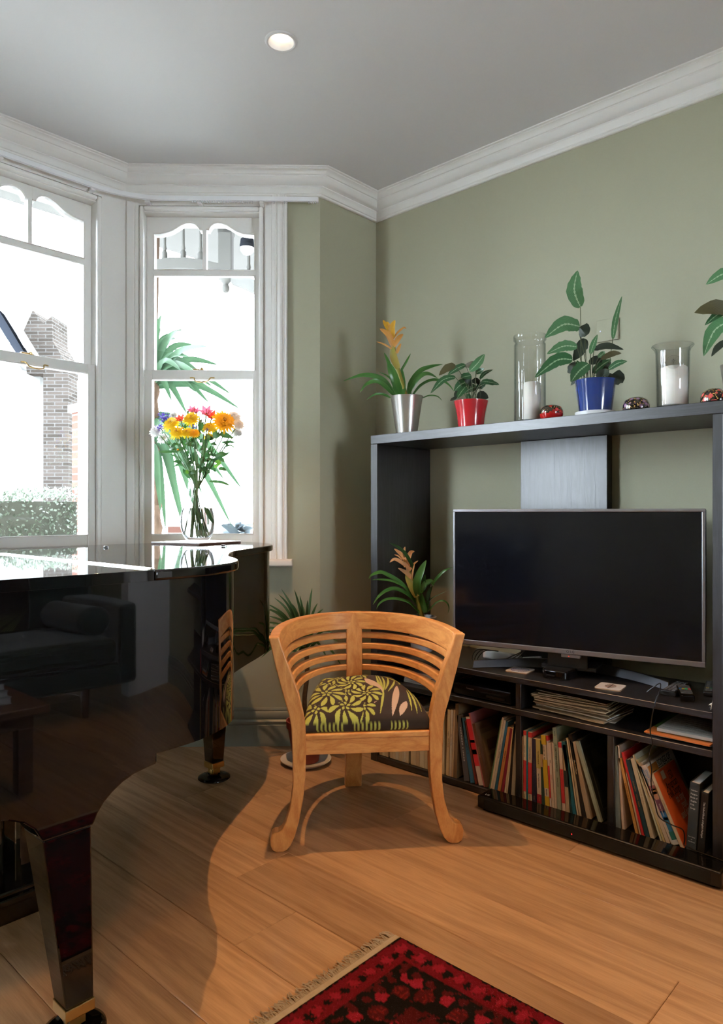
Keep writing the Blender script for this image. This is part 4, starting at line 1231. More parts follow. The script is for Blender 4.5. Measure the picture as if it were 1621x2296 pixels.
# --- middle compartment
NOV = lambda c: ((.935, 1.0, c), (.12, .57, c))
B2 = [
 ((198, 220, 1045, 212, 230, 92), (.55, .47, .38), 'thin cream score first beside the left divider', None, 'ink', ()),
 ((224, 252, 1058, 228, 256, 185), (.50, .34, .18), 'tan slim score with black lettering near the left divider', '~20', 'ink', ()),
 ((260, 298, 1065, 262, 300, 108), CREAM, 'red and cream requiem score left of the thin teal one', '~16', 'ink', ((.935, 1, RED_), (.12, .57, RED_))),
 ((301, 319, 1078, 301, 321, 118), (.012, .17, .24), 'very thin teal score between two red and cream requiems', None, 'ink', ()),
 ((325, 374, 1098, 325, 374, 128), CREAM, 'wide red and cream requiem score right of the thin teal one', 'MOZART  REQUIEM', 'ink', ((.925, 1, RED_), (.105, .56, RED_))),
 ((380, 436, 1120, 376, 425, 215), (.022, .018, .045), 'dark purple book beside the yellow topped anthem book', '~18', (.12, .10, .16), ()),
 ((447, 506, 1135, 427, 487, 222), (.56, .45, .33), 'anthem book with yellow top and dark red foot', None, 'ink', ((.55, 1, (.42, .33, .09)), (.0, .15, (.28, .012, .02)))),
 ((512, 550, 1148, 482, 502, 255), (.025, .06, .045), 'dark green patchy score left of the yellow banded one', None, 'ink', ((.6, .8, (.4, .25, .12)),)),
 ((556, 616, 1175, 497, 563, 168), (.54, .44, .32), 'bright yellow and cream banded score', '~14', 'ink', ((.868, 1, YEL), (.255, .655, YEL), (.0, .14, YEL))),
 ((620, 640, 1188, 568, 586, 178), (.56, .48, .44), 'thin red and white score beside the yellow banded one', None, 'ink', ((.93, 1, RED_), (.13, .58, RED_))),
 ((645, 680, 1192, 592, 640, 275), (.56, .44, .35), 'pale cream requiem score with red lettering', None, 'ink', ()),
 ((683, 712, 1195, 643, 662, 280), (.54, .43, .32), 'plain cream score left of the tall sage green passion', None, 'ink', ()),
 ((720, 776, 1208, 650, 710, 70), SAGE, 'tall sage green passion score standing above its neighbours', 'ST. MATTHEW PASSION', 'ink', ()),
 ((786, 830, 1205, 728, 770, 265), (.55, .44, .34), 'red and cream score right of the sage green passion', '~8', 'ink', ((.925, 1, RED_), (.12, .61, RED_))),
 ((836, 884, 1220, 785, 815, 300), (.42, .32, .20), 'ragged tan and black score left of the teal book', None, 'ink', ((.38, .62, (.02, .03, .03)),)),
 ((890, 918, 1225, 812, 830, 300), (.02, .05, .045), 'thin dark green score hidden behind the teal book', None, 'ink', ()),
 ((926, 976, 1258, 770, 835, 255), (.016, .125, .17), 'plain teal book leaning in the middle compartment', '~18', 'ink', ()),
 ((984, 1004, 1272, 836, 856, 210), (.50, .40, .27), 'thin tan score right of the leaning teal book', None, 'ink', ()),
 ((1012, 1042, 1285, 868, 890, 235), (.42, .33, .22), 'worn brown edged score beside the black gothic titled book', None, 'ink', ()),
 ((1055, 1105, 1325, 862, 930, 160), (.016, .014, .013), 'worn black book with gothic cream title on its spine', 'Medieval Music', (.6, .48, .28), ()),
 ((1115, 1178, 1355, 900, 950, 260), (.40, .30, .20), 'thick tan paper backed score left of the dark embossed book', None, 'ink', ()),
]
objs2 = []
for q, col, lab, tt, tc_, bands in B2:
    extra = {}
    tl = []
    if 'anthem' in lab: tl = [('Easy Flexible Anthems', .36, .34, 'ink'), ('THE OXFORD BOOK OF', .72, .26, 'ink'), ('~6', .07, .25, (.5, .35, .1))]
    if 'pale cream requiem' in lab: tl = [('VERDI', .72, .45, 'ink'), ('REQUIEM', .48, .42, (.5, .08, .06)), ('~7', .12, .36, (.5, .08, .06))]
    if 'requiem score left' in lab or 'wide red' in lab or 'banded' in lab: tl = [('Novello', .055 if 'banded' not in lab else .2, .42, 'ink')]
    if 'sage green passion score' in lab: tl = [('BACH', .93, .4, 'ink'), ('VOCAL SCORE', .34, .32, 'ink')]
    tsz = .60 if 'gothic' in lab or 'passion score' in lab else .38
    spine_book(qd(*Z3, *q), col, lab, .215 if 'sage' not in lab else .25, None, 'ink', .4, bands, titles=tl + ([(tt, .70 if 'MOZART' in tt or '~16' in tt else .60 if 'Medieval' in tt else .64 if 'MATTH' in tt else .75 if '~14' in tt else .55, tsz, tc_)] if tt else []), soft=True)
def embossed(o, t, h, d):
    for x0, x1, z0, z1 in ((.035, .041, .03, h - .03), (d - .04, d - .034, .03, h - .03), (.041, d - .04, .03, .036), (.041, d - .04, h - .036, h - .03), (.07, d - .07, h * .62, h * .82)):
        q = MB().box(x0, x1, -t / 2 - 0.0005, -t / 2, z0, z1).build('embossed_line', cmat((.045, .055, .045)), None); adopt(q, o, local=True)
    q = MB().box(0.012, d, -t / 2 - 0.0003, -t / 2 + 0.0003, 0, h).build('front_cover', cmat((.018, .022, .020)), None); adopt(q, o, local=True)
spine_book(qd(*Z3, 1268, 1320, 1378, 955, 1010, 260), (.30, .34, .27), 'dark embossed hardback with pale sage spine leaning right of centre', .24, None, cover=embossed)

# --- right compartment
def sc_cover(o, t, h, d):
    for x0, x1, z0, z1, c in ((.006, d, .76, .985, (.60, .60, .58)), (.006, .085, .40, .97, (.50, .20, .03)), (.03, .06, .62, .88, (.02, .015, .012)), (.034, .058, .62, .76, (.22, .09, .04))):
        k = 0.0003 + (0.0004 if x1 < .1 else 0) + (0.0004 if x0 > .01 else 0) + (.0002 if x0 > .032 else 0)
        q = MB().box(x0, x1, -t / 2 - k, -t / 2, h * z0, h * z1).build('cover_panel', cmat(c), None); adopt(q, o, local=True)
    for i, s_ in enumerate(('SONGS OF', 'SCOTLAND')):
        letter(s_, 0.032, basis((d * .60, -t / 2 - 0.0012, h * (.93 - .09 * i)), (1, 0, 0), (0, 0, 1)), o, M['ink'], 'cover_title', 0.8)
    # generic painted figure on the spine: face, jumper, trousers
    for z0, z1, y0, y1, c in ((.06, .16, -.48, .20, (.02, .16, .12)), (.16, .34, -.48, .10, (.03, .18, .32)), (.30, .42, -.48, .22, (.02, .15, .40)), (.40, .58, -.48, .25, (.16, .055, .10)),
                              (.56, .66, -.42, .12, (.50, .28, .20)), (.63, .70, -.48, .20, (.28, .17, .07)), (.68, .74, -.48, .30, (.35, .12, .16)), (0.0, .06, -.48, .35, (.6, .6, .58))):
        q = MB().box(-0.0008 - .0004 * (z0 > .5), 0.0006, y0 * t, y1 * t, h * z0, h * z1).build('spine_picture', cmat(c), None); adopt(q, o, local=True)
    for i, s_ in enumerate(('SONGS OF', 'SCOTLAND')):
        letter(s_, t * .40, basis((-0.0011, t * (-.22 + .42 * i), h * .865), (0, 0, -1), (0, -1, 0)), o, cmat((.05, .25, .55)), 'spine_title', 0.85)
    letter('Wilma Paterson', t * .28, basis((-0.0016, -t * .12, h * .43), (0, 0, -1), (0, -1, 0)), o, M['ink_white'], 'spine_title', .9)
def american(o, t, h, d):
    q = MB().box(0.004, d, -t / 2 - 0.0004, -t / 2, 0.0, h).build('cover_print', cmat((.55, .085, .014)), None); adopt(q, o, local=True)
    q = MB().box(.055, .085, -t / 2 - 0.0008, -t / 2, h * .86, h * .97).build('torn_patch', cmat((.6, .5, .42)), None); adopt(q, o, local=True)
    for i, (s_, c, xx) in enumerate((('150', 'ink', .60), ('American', 'ink', .52), ('Folk Songs', 'ink', .50), ('to sing', (.58, .42, .38), .62), ('read', (.58, .42, .38), .68), ('and play', (.58, .42, .38), .62))):
        letter(s_, 0.040, basis((d * xx, -t / 2 - 0.001, h * (.86 - .105 * i)), (1, 0, 0), (0, 0, 1)), o, M[c] if isinstance(c, str) else cmat(c), 'cover_title', 0.66)
B3 = [
 ((92, 128, 1525, 92, 128, 385), (.52, .44, .34), 'tall cream score first in the right compartment', .24, None, ()),
 ((140, 164, 1540, 120, 145, 430), (.50, .42, .32), 'thin cream score with red and green top band', .22, None, ((.96, 1, (.3, .05, .03)), (.89, .96, (.02, .09, .05)))),
 ((180, 246, 1560, 148, 190, 425), (.19, .24, .23), 'wavy grey green linen score in the right compartment', .24, None, ()),
 ((262, 294, 1578, 195, 225, 420), (.55, .43, .34), 'pinkish cream score leaning beside the grey green linen one', .24, None, ()),
 ((440, 480, 1630, 215, 255, 590), (.48, .235, .06), 'ochre orange slim book leaning left of the red one', .22, '~24', ()),
 ((495, 516, 1640, 310, 330, 780), (.50, .36, .26), 'thin tan booklet low between the ochre and red books', .2, None, ()),
 ((524, 560, 1660, 252, 286, 515), (.50, .022, .022), 'tall red slim score leaning left of the dark blue album', .24, None, ()),
 ((566, 628, 1665, 305, 370, 610), (.012, .045, .065), 'dark blue hardback vocal album leaning in the right compartment', .22, 'SCHUMANN     VOCAL  ALBUM', ()),
 ((636, 692, 1685, 372, 424, 600), (.50, .42, .29), 'thick cream paperback score right of the dark blue album', .22, '~20', ()),
 ((770, 796, 1730, 400, 428, 550), (.48, .47, .36), 'tall pale green cream folder leaning behind the folk song books', .27, None, ()),
 ((806, 838, 1745, 432, 468, 615), (.50, .40, .20), 'yellowish thin score left of the Scottish song book', .24, None, ()),
 ((846, 902, 1765, 452, 474, 660), (.54, .43, .32), 'peach cream score directly left of the Scottish song book', .22, None, ()),
]
for q, col, lab, dep, tt, bands in B3:
    spine_book(qd(*Z4, *q), col, lab, dep, tt, 'ink_gold' if 'album' in lab else 'ink', .42, bands, soft=True)
spine_book(qd(*Z4, 908, 1028, 1790, 476, 590, 695), (.58, .50, .43), 'thick song book with blue title and painted figure on its spine', .25, cover=sc_cover, pages='paper_white')
spine_book(qd(*Z4, 1046, 1090, 1820, 645, 690, 800), (.55, .42, .28), 'orange fronted American folk song book leaning over the Scottish one', .205, '150 AMERICAN FOLK SONGS', 'ink', .4, cover=american, xs=SPX - 0.006)
def penguin(o, t, h, d):
    for i, s_ in enumerate(('THE NEW', 'Penguin', 'Book of', 'English', 'Folk', 'Songs')):
        letter(s_, t * (.16 if i == 0 else .235), basis((-0.001, t * .02 + (t * .12 if i == 4 else t * .05 if i == 5 else 0), h * (.885 - .052 * i)), (0, -1, 0), (0, 0, 1)), o, M['ink_white'], 'spine_title', 0.95)
    for i, s_ in enumerate(('Steve Roud', 'and', 'Julia Bishop')):
        letter(s_, t * (.10 if i == 1 else .15), basis((-0.001, 0, h * (.205 - .035 * i)), (0, -1, 0), (0, 0, 1)), o, M['ink_white'], 'spine_title')
spine_book(qd(*Z4, 1105, 1238, 1850, 1160, 1308, 905), (.035, .045, .05), 'thick slate grey hardback of English folk songs with white lettering', .16, cover=penguin, pages='paper_white')
spine_book(qd(*Z4, 1250, 1346, 1872, 1312, 1425, 1035), (.012, .012, .013), 'black book of madrigals with white italic title beside the upright', .145, 'The Oxford Book of English Madrigals', 'ink_white', .36, pages='paper_white', bands=())
# --- beyond the upright
yy = 0.694
for w, h, col, lab, tt, tc_ in ((.009, .335, (.40, .30, .22), 'thin tan score just right of the upright', None, 'ink'), (.011, .32, (.012, .012, .012), 'thin black score beside the yellow one right of the upright', '~22', 'ink_white'),
                              (.013, .33, (.62, .60, .03), 'bright yellow score right of the upright', '~12', 'ink'), (.02, .30, (.3, .25, .2), 'beige score at the right picture edge', None, 'ink')):
    spine_book((yy, yy - w, yy - .004, .031 + h), col, lab, .22, tt, tc_, .4, soft=True); yy -= w + .0015
spine_book((.690, .655, .690, .50), (.45, .012, .02), 'red book on the shelf right of the upright', .2, zb=.392)

# ---------------------------------------------------------------- loose sheet music stacked flat on the middle shelf
rs = random.Random(21)
z = 0.3915
cols_s = [(.50, .41, .27), (.56, .50, .38), (.44, .33, .20), (.60, .57, .50), (.30, .21, .12), (.52, .44, .30)]
nS = 16
for i in range(nS):
    t_ = rs.choice((.0032, .004, .005, .006, .0045)); 
    w_, d_ = rs.uniform(.285, .315), rs.uniform(.215, .235)
    yc = 1.262 + rs.uniform(-.016, .016); xc = 2.665 + rs.uniform(-.018, .018); r_ = rs.uniform(-5, 5)
    lab = '%s yellowed booklet from the top of the loose music stack' % ORD[nS - 1 - i]
    if i == nS - 1: lab = 'topmost dark brown booklet of the loose music stack'
    if i == 0: lab = 'bottom white booklet of the loose music stack'
    o = thing('music_booklet', (xc, yc, z), lab, 'booklet', 'loose sheet music on the middle shelf', R(r_))
    vs_, fs_ = [], []
    q = MB()
    k = 10
    for layer, col in ((0, 0),):
        pass
    colr = (.20, .14, .08) if i == nS - 1 else (.62, .60, .55) if i == 0 else rs.choice(cols_s)
    c_ = 0.0006
    # cover: bottom, spine fold at the back and top, edges slightly wavy
    def wav(x, y): return 0.0009 * math.sin(38 * x + 3 * i) + 0.0008 * math.sin(31 * y + i)
    def plate(z0, z1, grow=0.0, nm='cover', m=None):
        mb = MB(); n_ = 8; vs2 = []
        for zz in (z0, z1):
            for a in range(n_ + 1):
                for b_ in range(n_ + 1):
                    x = (a / n_ - .5) * (d_ + grow); y = (b_ / n_ - .5) * (w_ + grow)
                    vs2.append((x, y, zz + (wav(x, y) if i else 0)))
        S_ = (n_ + 1) ** 2; f2 = []
        for a in range(n_):
            for b_ in range(n_):
                p0 = a * (n_ + 1) + b_
                f2 += [(p0, p0 + 1, p0 + n_ + 2, p0 + n_ + 1), (S_ + p0, S_ + p0 + n_ + 1, S_ + p0 + n_ + 2, S_ + p0 + 1)]
        for a in range(n_):
            for (p0, p1) in ((a, a + 1), ((n_) * (n_ + 1) + a + 1, (n_) * (n_ + 1) + a), ((a + 1) * (n_ + 1), a * (n_ + 1)), (a * (n_ + 1) + n_, (a + 1) * (n_ + 1) + n_)):
                f2.append((p0, p1, S_ + p1, S_ + p0))
        mb.add(vs2, f2)
        qq = mb.build(nm, m); adopt(qq, o, local=True)
    plate(0.0002, c_, 0.004, 'back_cover', cmat(colr)); plate(c_ + 0.0001, t_ - c_, 0, 'pages', M['paper'] if i % 3 else M['paper_white']); plate(t_ - c_ + 0.0001, t_, 0.004, 'front_cover', cmat(colr))
    z += t_ + 0.0004

# papers at the right end of the middle shelf
z = 0.3915
for i, (w_, d_, t_, col, yc, xc, r_, lab) in enumerate((
        (.205, .25, .003, (.10, .38, .60), .850, 2.665, 3, 'pale blue paper folder lowest under the orange one'),
        (.215, .26, .004, (.62, .62, .63), .855, 2.655, 1, 'white paper folder under the orange one'),
        (.220, .27, .005, (.55, .16, .03), .850, 2.650, -2, 'orange paper folder below the open sheet music'),
        (.20, .20, .002, (.10, .22, .05), .862, 2.70, 2, 'green paper edge below the open sheet music'),
        (.185, .25, .012, (.50, .50, .46), .838, 2.668, 1, 'printed sheet music booklet on top of the orange folder'))):
    o = thing('paper_folder' if i < 4 else 'sheet_music', (xc, yc, z), lab, 'papers', 'papers at the right of the middle shelf', R(r_))
    mb = MB()
    mb.box(-d_ / 2, d_ / 2, -w_ / 2, w_ / 2, 0.0003, t_); q = mb.build('sheets' if i == 4 else 'folder', cmat(col), None, bevel=0.0006); adopt(q, o, local=True)
    if i == 4:
        for k in range(9):
            x_ = -d_ / 2 + .02 + k * .024
            st_ = MB()
            for s5 in range(5): st_.box(x_ + s5 * .0022, x_ + s5 * .0022 + .0004, -w_ / 2 + .012, w_ / 2 - .012, t_, t_ + .0003)
            for nn_ in range(18): 
                yv = -w_ / 2 + .016 + nn_ * .0088 + rs.uniform(-.002, .002); xv = x_ + rs.uniform(0, .008)
                st_.box(xv, xv + .0022, yv, yv + .0026, t_, t_ + .0004)
            q = tag(st_.build('printed_stave', cmat((.22, .22, .21)), None), kind='stuff'); adopt(q, o, local=True)
    z += t_ + 0.0006

# magazines behind the chair on the middle shelf
z = 0.3915
for i, col in enumerate(((.55, .50, .48), (.40, .10, .10), (.5, .5, .55), (.12, .12, .2), (.55, .40, .38), (.5, .48, .45))):
    o = thing('magazine', (2.69, 1.99, z), '%s glossy magazine from the bottom of the small stack behind the chair back' % ORD[i], 'magazine', 'magazines behind the chair', R((i * 7) % 5 - 2))
    q = MB().box(-.14, .14, -.10, .10, 0.0003, .008).build('pages', M['paper_white'], None); adopt(q, o, local=True)
    q = MB().box(-.141, .141, -.101, .101, .008, .0088).build('cover', cmat(col, .25), None); adopt(q, o, local=True)
    z += .0092

# ---------------------------------------------------------------- disc player
dv = thing('disc_player', (2.66, 1.64, 0.3915), 'flat black disc player on the middle shelf beside the chair', 'disc player')
MB().box(2.523, 2.80, 1.508, 1.785, 0.397, 0.445).build('body', M['black_plastic'], dv, bevel=0.003)
MB().box(2.517, 2.5228, 1.508, 1.785, 0.402, 0.440).build('front_panel', M['black_gloss'], dv, bevel=0.001)
for y in (1.54, 1.75):
    MB().box(2.56, 2.60, y - .015, y + .015, 0.3915, 0.3972).build('foot', M['black_plastic'], dv)
    MB().box(2.72, 2.76, y - .015, y + .015, 0.3915, 0.3972).build('foot', M['black_plastic'], dv)
letter('Panasonic', 0.010, basis((2.5165, 1.70, 0.431), (0, -1, 0), (0, 0, 1)), dv, M['silver'], local=False)
MB().box(2.5155, 2.517, 1.53, 1.62, 0.408, 0.418).build('display_window', M['black_plastic'], dv)

# ---------------------------------------------------------------- small things on the TV shelf
ZS = 0.5185
bx_ = thing('set_top_box', (2.625, 1.345, ZS), 'round cornered glossy black set-top box in front of the television', 'set-top box')
outl = []
for cx_, cy_, a0 in ((1, 1, 0), (-1, 1, 90), (-1, -1, 180), (1, -1, 270)):
    for k in range(7):
        a = R(a0 + 15 * k); outl.append((2.632 + cx_ * .028 + .036 * math.cos(a), 1.345 + cy_ * .022 + .036 * math.sin(a)))
MB().prism(outl, lambda x, y: (x, y, ZS), lambda x, y: (x, y, ZS + .036)).build('body', M['black_gloss'], bx_, bevel=0.006, seg=3, smooth=True)
inn = [(2.632 + (x - 2.632) * .90, 1.345 + (y - 1.345) * .90) for x, y in outl]
MB().prism(inn, lambda x, y: (x, y, ZS + .0355), lambda x, y: (x, y, ZS + .0368)).build('top_panel', M['black_plastic'], bx_)
MB().box(2.566, 2.5685, 1.335, 1.37, ZS + .012, ZS + .018).build('front_slot', M['black_plastic'], bx_)

def coaster(x, y, rz, lab, print_fn):
    t = thing('coaster', (x, y, ZS), lab, 'coaster', 'coasters in front of the television', R(rz))
    n_ = 40; vs_, cols_ = [], []
    a_ = .0475
    base_ = []
    for cx_, cy_, a0 in ((1, 1, 0), (-1, 1, 90), (-1, -1, 180), (1, -1, 270)):
        for k in range(5):
            b_ = R(a0 + 22.5 * k); base_.append((cx_ * (a_ - .009) + .009 * math.cos(b_), cy_ * (a_ - .009) + .009 * math.sin(b_)))
    q = MB().prism(base_, lambda u, v: (u, v, 0.0), lambda u, v: (u, v, .0035)).build('cork_base', cmat((.40, .26, .15)), None); adopt(q, t, local=True)
    q = MB().prism(base_, lambda u, v: (u, v, .0036), lambda u, v: (u, v, .005)).build('top_face', cmat((.66, .64, .62), .3), None); adopt(q, t, local=True)
    vs_ = []; fs_ = []; cs_ = []
    for j in range(n_):
        for i in range(n_):
            u, v = (i + .5) / n_ * 2 - 1, (j + .5) / n_ * 2 - 1
            c = print_fn(u, v)
            if c is None: continue
            h_ = .040 / n_; cx_, cy_ = u * .040, v * .040; o_ = len(vs_)
            vs_ += [(cx_ - h_, cy_ - h_, .0052), (cx_ + h_, cy_ - h_, .0052), (cx_ + h_, cy_ + h_, .0052), (cx_ - h_, cy_ + h_, .0052)]
            fs_.append((o_, o_ + 1, o_ + 2, o_ + 3)); cs_ += [c] * 4
    me_ = bpy.data.meshes.new('print'); me_.from_pydata(vs_, [], fs_)
    ca2 = me_.color_attributes.new('print', 'FLOAT_COLOR', 'POINT'); ca2.data.foreach_set('color', [k for c in cs_ for k in (*c, 1)])
    q = link('printed_motif', me_, M['coaster_print']); adopt(q, t, local=True)
M['coaster_print'] = attr_mat('coaster_print', .3)
def p1(u, v):
    r = math.hypot(u, v * 1.0)
    if .88 < r < .96 or .72 < r < .76: return (.08, .09, .28)
    if r < .7 and math.sin(u * 30) * math.sin(v * 21) > .1: return (.10, .11, .32)
    if .78 < r < .87 and int((math.atan2(v, u) + 4) * 7) % 2: return (.10, .11, .32)
    return None
def p2(u, v):
    if abs(v) < .04 and abs(u) < .95: return (.1, .1, .1)
    if (u / .75) ** 2 + (v / .5) ** 2 < 1 and math.sin(u * 19 + v * 7) * math.cos(v * 23) > -.1:
        return (.35, .03, .03) if math.sin(u * 13) * math.sin(v * 9) > .25 else (.12, .10, .06) if u * v < 0 else (.10, .14, .08)
    return None
coaster(2.615, 1.517, 8, 'white coaster with blue round print nearer the chair', p1)
coaster(2.600, 1.122, 8, 'white coaster with red and dark crest print nearer the remotes', p2)

def remote(x, y, rz, L, W, H_, lab, rows, glossy=False, dots=None, silver=False):
    t = thing('remote_control', (x, y, ZS), lab, 'remote control', 'remote controls on the TV shelf', R(rz))
    pr = [(-W / 2, .003), (-W / 2 + .004, 0), (W / 2 - .004, 0), (W / 2, .003), (W / 2, H_ - .004), (W / 2 - .006, H_), (-W / 2 + .006, H_), (-W / 2, H_ - .004)]
    q = MB().prism(pr, lambda a, b: (-L / 2, a, b), lambda a, b: (L / 2, a, b)).build('body', M['black_gloss' if glossy else 'black_plastic'], None, bevel=.003); adopt(q, t, local=True)
    for r_ in range(rows):
        for c_ in range(3 if not glossy else 4):
            nC = 3 if not glossy else 4
            xx = -L / 2 + .018 + r_ * (L - .036) / max(1, rows - 1); yy_ = (c_ - (nC - 1) / 2) * W * .72 / nC * 1.1
            m_ = cmat((.10, .10, .11))
            if dots is not None and r_ == dots: m_ = cmat(((.5, .03, .03), (.02, .35, .12), (.5, .35, .02), (.03, .15, .4))[c_ % 4], .4)
            if silver and r_ == rows - 1: m_ = M['silver']
            q = MB().box(xx - .0042, xx + .0042, yy_ - .0055, yy_ + .0055, H_, H_ + .0018).build('button', m_, None); adopt(q, t, local=True)
# local +x of a remote points away from the viewer
remote(2.715, .922, 2, .185, .056, .018, 'long black remote control with grey buttons left of two others', 13, silver=True)
remote(2.650, .868, 24, .150, .048, .026, 'short glossy black remote control lying in front with coloured buttons', 6, True, 3)
remote(2.800, .822, 14, .185, .05, .018, 'black remote control with red button at the shelf end', 12, dots=3)

pn = thing('ball_pen', (2.595, .752, ZS + .006), 'white ball pen lying at the right end of the TV shelf', 'pen')
MB().tube([(2.555, .757, ZS + .0065), (2.565, .757, ZS + .0065), (2.68, .747, ZS + .0065)], [.0045, .006, .0055], 10).build('barrel', M['plastic_white'], pn, smooth=True)
MB().tube([(2.548, .7575, ZS + .0065), (2.556, .757, ZS + .0065)], [.003, .0045], 10).build('tip', M['black_plastic'], pn, smooth=True)
cd = thing('card', (2.62, .738, ZS), 'cream card leaning upright against the right upright of the TV shelf', 'card')
MB().hexa([(2.535, .7475, ZS + .0005), (2.75, .7475, ZS + .0005), (2.75, .7490, ZS + .0005), (2.535, .7490, ZS + .0005), (2.545, .7345, ZS + .075), (2.75, .7345, ZS + .075), (2.75, .736, ZS + .075), (2.545, .736, ZS + .075)]).build('sheet', cmat((.55, .45, .36)), cd)

ps = thing('power_strip', (2.76, 1.66, ZS), 'white power adaptor with plug cable behind the left end of the TV stand', 'power strip')
MB().box(2.735, 2.775, 1.63, 1.78, ZS, ZS + .034).build('housing', M['plastic_white'], ps, bevel=.006)
MB().box(2.74, 2.77, 1.595, 1.632, ZS + .006, ZS + .028).build('plug', M['plastic_white'], ps, bevel=.005)
MB().tube(catmull([(2.755, 1.597, ZS + .016), (2.75, 1.565, ZS + .018), (2.765, 1.525, ZS + .022), (2.795, 1.52, ZS + .028), (2.81, 1.56, ZS + .02), (2.82, 1.62, ZS + .008)], 6), .0055, 8).build('cable', M['plastic_white'], ps, smooth=True)

# black cable hanging down over the shelves to the soundbar
cb_ = [(1450, 1535, 2.60), (1478, 1521, 2.60), (1480, 1545, 2.53), (1470, 1572, 2.494), (1462, 1605, 2.485), (1458, 1640, 2.488), (1463, 1668, 2.49), (1455, 1695, 2.492), (1461, 1725, 2.492), (1460, 1760, 2.492),
       (1468, 1800, 2.487), (1478, 1832, 2.484), (1505, 1849, 2.482), (1530, 1860, 2.482), (1535, 1880, 2.480), (1534, 1895, 2.476), (1545, 1920, 2.466)]
pts = [on_x(a, b, c) for a, b, c in cb_]
pts[-1].z = 0.0650; pts[0].z = ZS + .006; pts[1].z = ZS + .045
pts += [Vector((2.452, .76, .0652)), Vector((2.445, .70, .0652)), Vector((2.44, .64, .058)), Vector((2.43, .5, .006))]
cbl = MB().tube(catmull(pts, 6), .0021, 6).build('black_cable', M['black_plastic'], smooth=True)
tag(cbl, 'thin black cable hanging from the TV shelf over the folk song books', 'cable')
wire = MB()
for k in range(3):
    wire.tube(catmull([(2.74, 1.72 - .01 * k, ZS + .04), (2.66, 1.76 - .02 * k, ZS + .05), (2.60, 1.74 - .01 * k, ZS + .012), (2.63, 1.66, ZS + .006), (2.72, 1.60 + .02 * k, ZS + .02), (2.80, 1.60, ZS + .05)], 5), .002, 6)
tag(wire.build('cable_tangle', M['black_plastic'], smooth=True), 'small tangle of black wires beside the white power adaptor', 'cable')
MB_w = MB().tube(catmull([(2.70, 1.34, ZS + .012), (2.74, 1.37, ZS + .03), (2.80, 1.40, ZS + .03), (2.85, 1.45, ZS + .01)], 5), .002, 6)
tag(MB_w.build('lead', M['black_plastic'], smooth=True), 'short black lead behind the glossy set-top box', 'cable')
# ================================================================ PLANTS AND ORNAMENTS
def leaf_mesh(pts, width, fold=0.25, shape='blade', wave=0.0, seed=0, twist=0.0, k=5, face=None):
    """ribbon along pts; side vector is taken across the line of sight unless 'face' gives another normal"""
    r_ = random.Random(seed)
    P_ = catmull(pts, k); n_ = len(P_) - 1
    vs, fs, uv = [], [], []
    for i, p in enumerate(P_):
        t = i / n_
        tan = (P_[min(i + 1, n_)] - P_[max(i - 1, 0)]).normalized()
        nrm = (Vector((0, 0, EYE)) - p).normalized() if face is None else Vector(face)
        nrm = (nrm + Vector((0, 0, 0.35))).normalized()
        side = tan.cross(nrm)
        side = side.normalized() if side.length > 1e-4 else Vector((1, 0, 0))
        up = side.cross(tan).normalized()
        if twist:
            c, s = math.cos(twist * t), math.sin(twist * t); side, up = side * c + up * s, up * c - side * s
        if shape == 'blade':
            w = min(1, 0.55 + 2.2 * t) * (1 - max(0, (t - 0.45) / 0.55) ** 1.7)
        elif shape == 'oval':
            w = math.sin(math.pi * min(1, t * 0.97 + 0.03)) ** 0.62 * (1.12 - 0.3 * t) * (1 - 0.5 * max(0, (t - 0.6) / 0.4) ** 1.5)
        else:                                # 'bract'
            w = math.sin(math.pi * (0.18 + 0.82 * t)) ** 0.8
        w = max(0.02, w) * width / 2
        jag = 1 + wave * math.sin(t * 40 + seed) + wave * r_.uniform(-1, 1)
        dz = up * (fold * w)
        wob = up * (wave * 0.6 * width * math.sin(t * 21 + seed))
        vs += [p - side * w * jag + dz + wob, p, p + side * w * jag + dz - wob]
        uv += [(0, t), (0.5, t), (1, t)]
    for i in range(n_):
        a = i * 3
        fs += [(a, a + 1, a + 4, a + 3), (a + 1, a + 2, a + 5, a + 4)]
    me = bpy.data.meshes.new('leaf'); me.from_pydata([tuple(v) for v in vs], [], fs)
    l = me.uv_layers.new(name='leaf')
    for lp in me.loops: l.data[lp.index].uv = uv[lp.vertex_index]
    return me
def leaf(parent, pts, width, m, name='leaf', **k):
    return link(name, leaf_mesh(pts, width, **k), m, parent, smooth=True, angle=80)

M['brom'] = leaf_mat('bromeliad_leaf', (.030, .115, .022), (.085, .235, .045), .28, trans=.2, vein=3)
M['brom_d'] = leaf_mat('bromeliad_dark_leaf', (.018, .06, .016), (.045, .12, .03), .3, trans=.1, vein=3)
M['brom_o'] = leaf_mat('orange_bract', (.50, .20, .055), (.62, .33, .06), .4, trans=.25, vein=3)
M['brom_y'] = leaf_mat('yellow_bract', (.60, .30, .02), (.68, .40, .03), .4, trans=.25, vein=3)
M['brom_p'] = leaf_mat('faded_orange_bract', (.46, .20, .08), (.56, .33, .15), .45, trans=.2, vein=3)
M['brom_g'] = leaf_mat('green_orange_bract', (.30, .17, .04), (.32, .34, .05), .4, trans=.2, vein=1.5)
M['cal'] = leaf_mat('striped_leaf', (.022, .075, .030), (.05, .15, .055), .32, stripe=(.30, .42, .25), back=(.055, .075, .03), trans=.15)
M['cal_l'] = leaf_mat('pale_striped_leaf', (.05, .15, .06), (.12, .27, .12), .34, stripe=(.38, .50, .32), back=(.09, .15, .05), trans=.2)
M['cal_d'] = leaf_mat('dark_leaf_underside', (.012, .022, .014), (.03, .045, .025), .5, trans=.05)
M['cal_b'] = leaf_mat('brown_leaf_underside', (.06, .05, .02), (.11, .10, .035), .5, trans=.2)
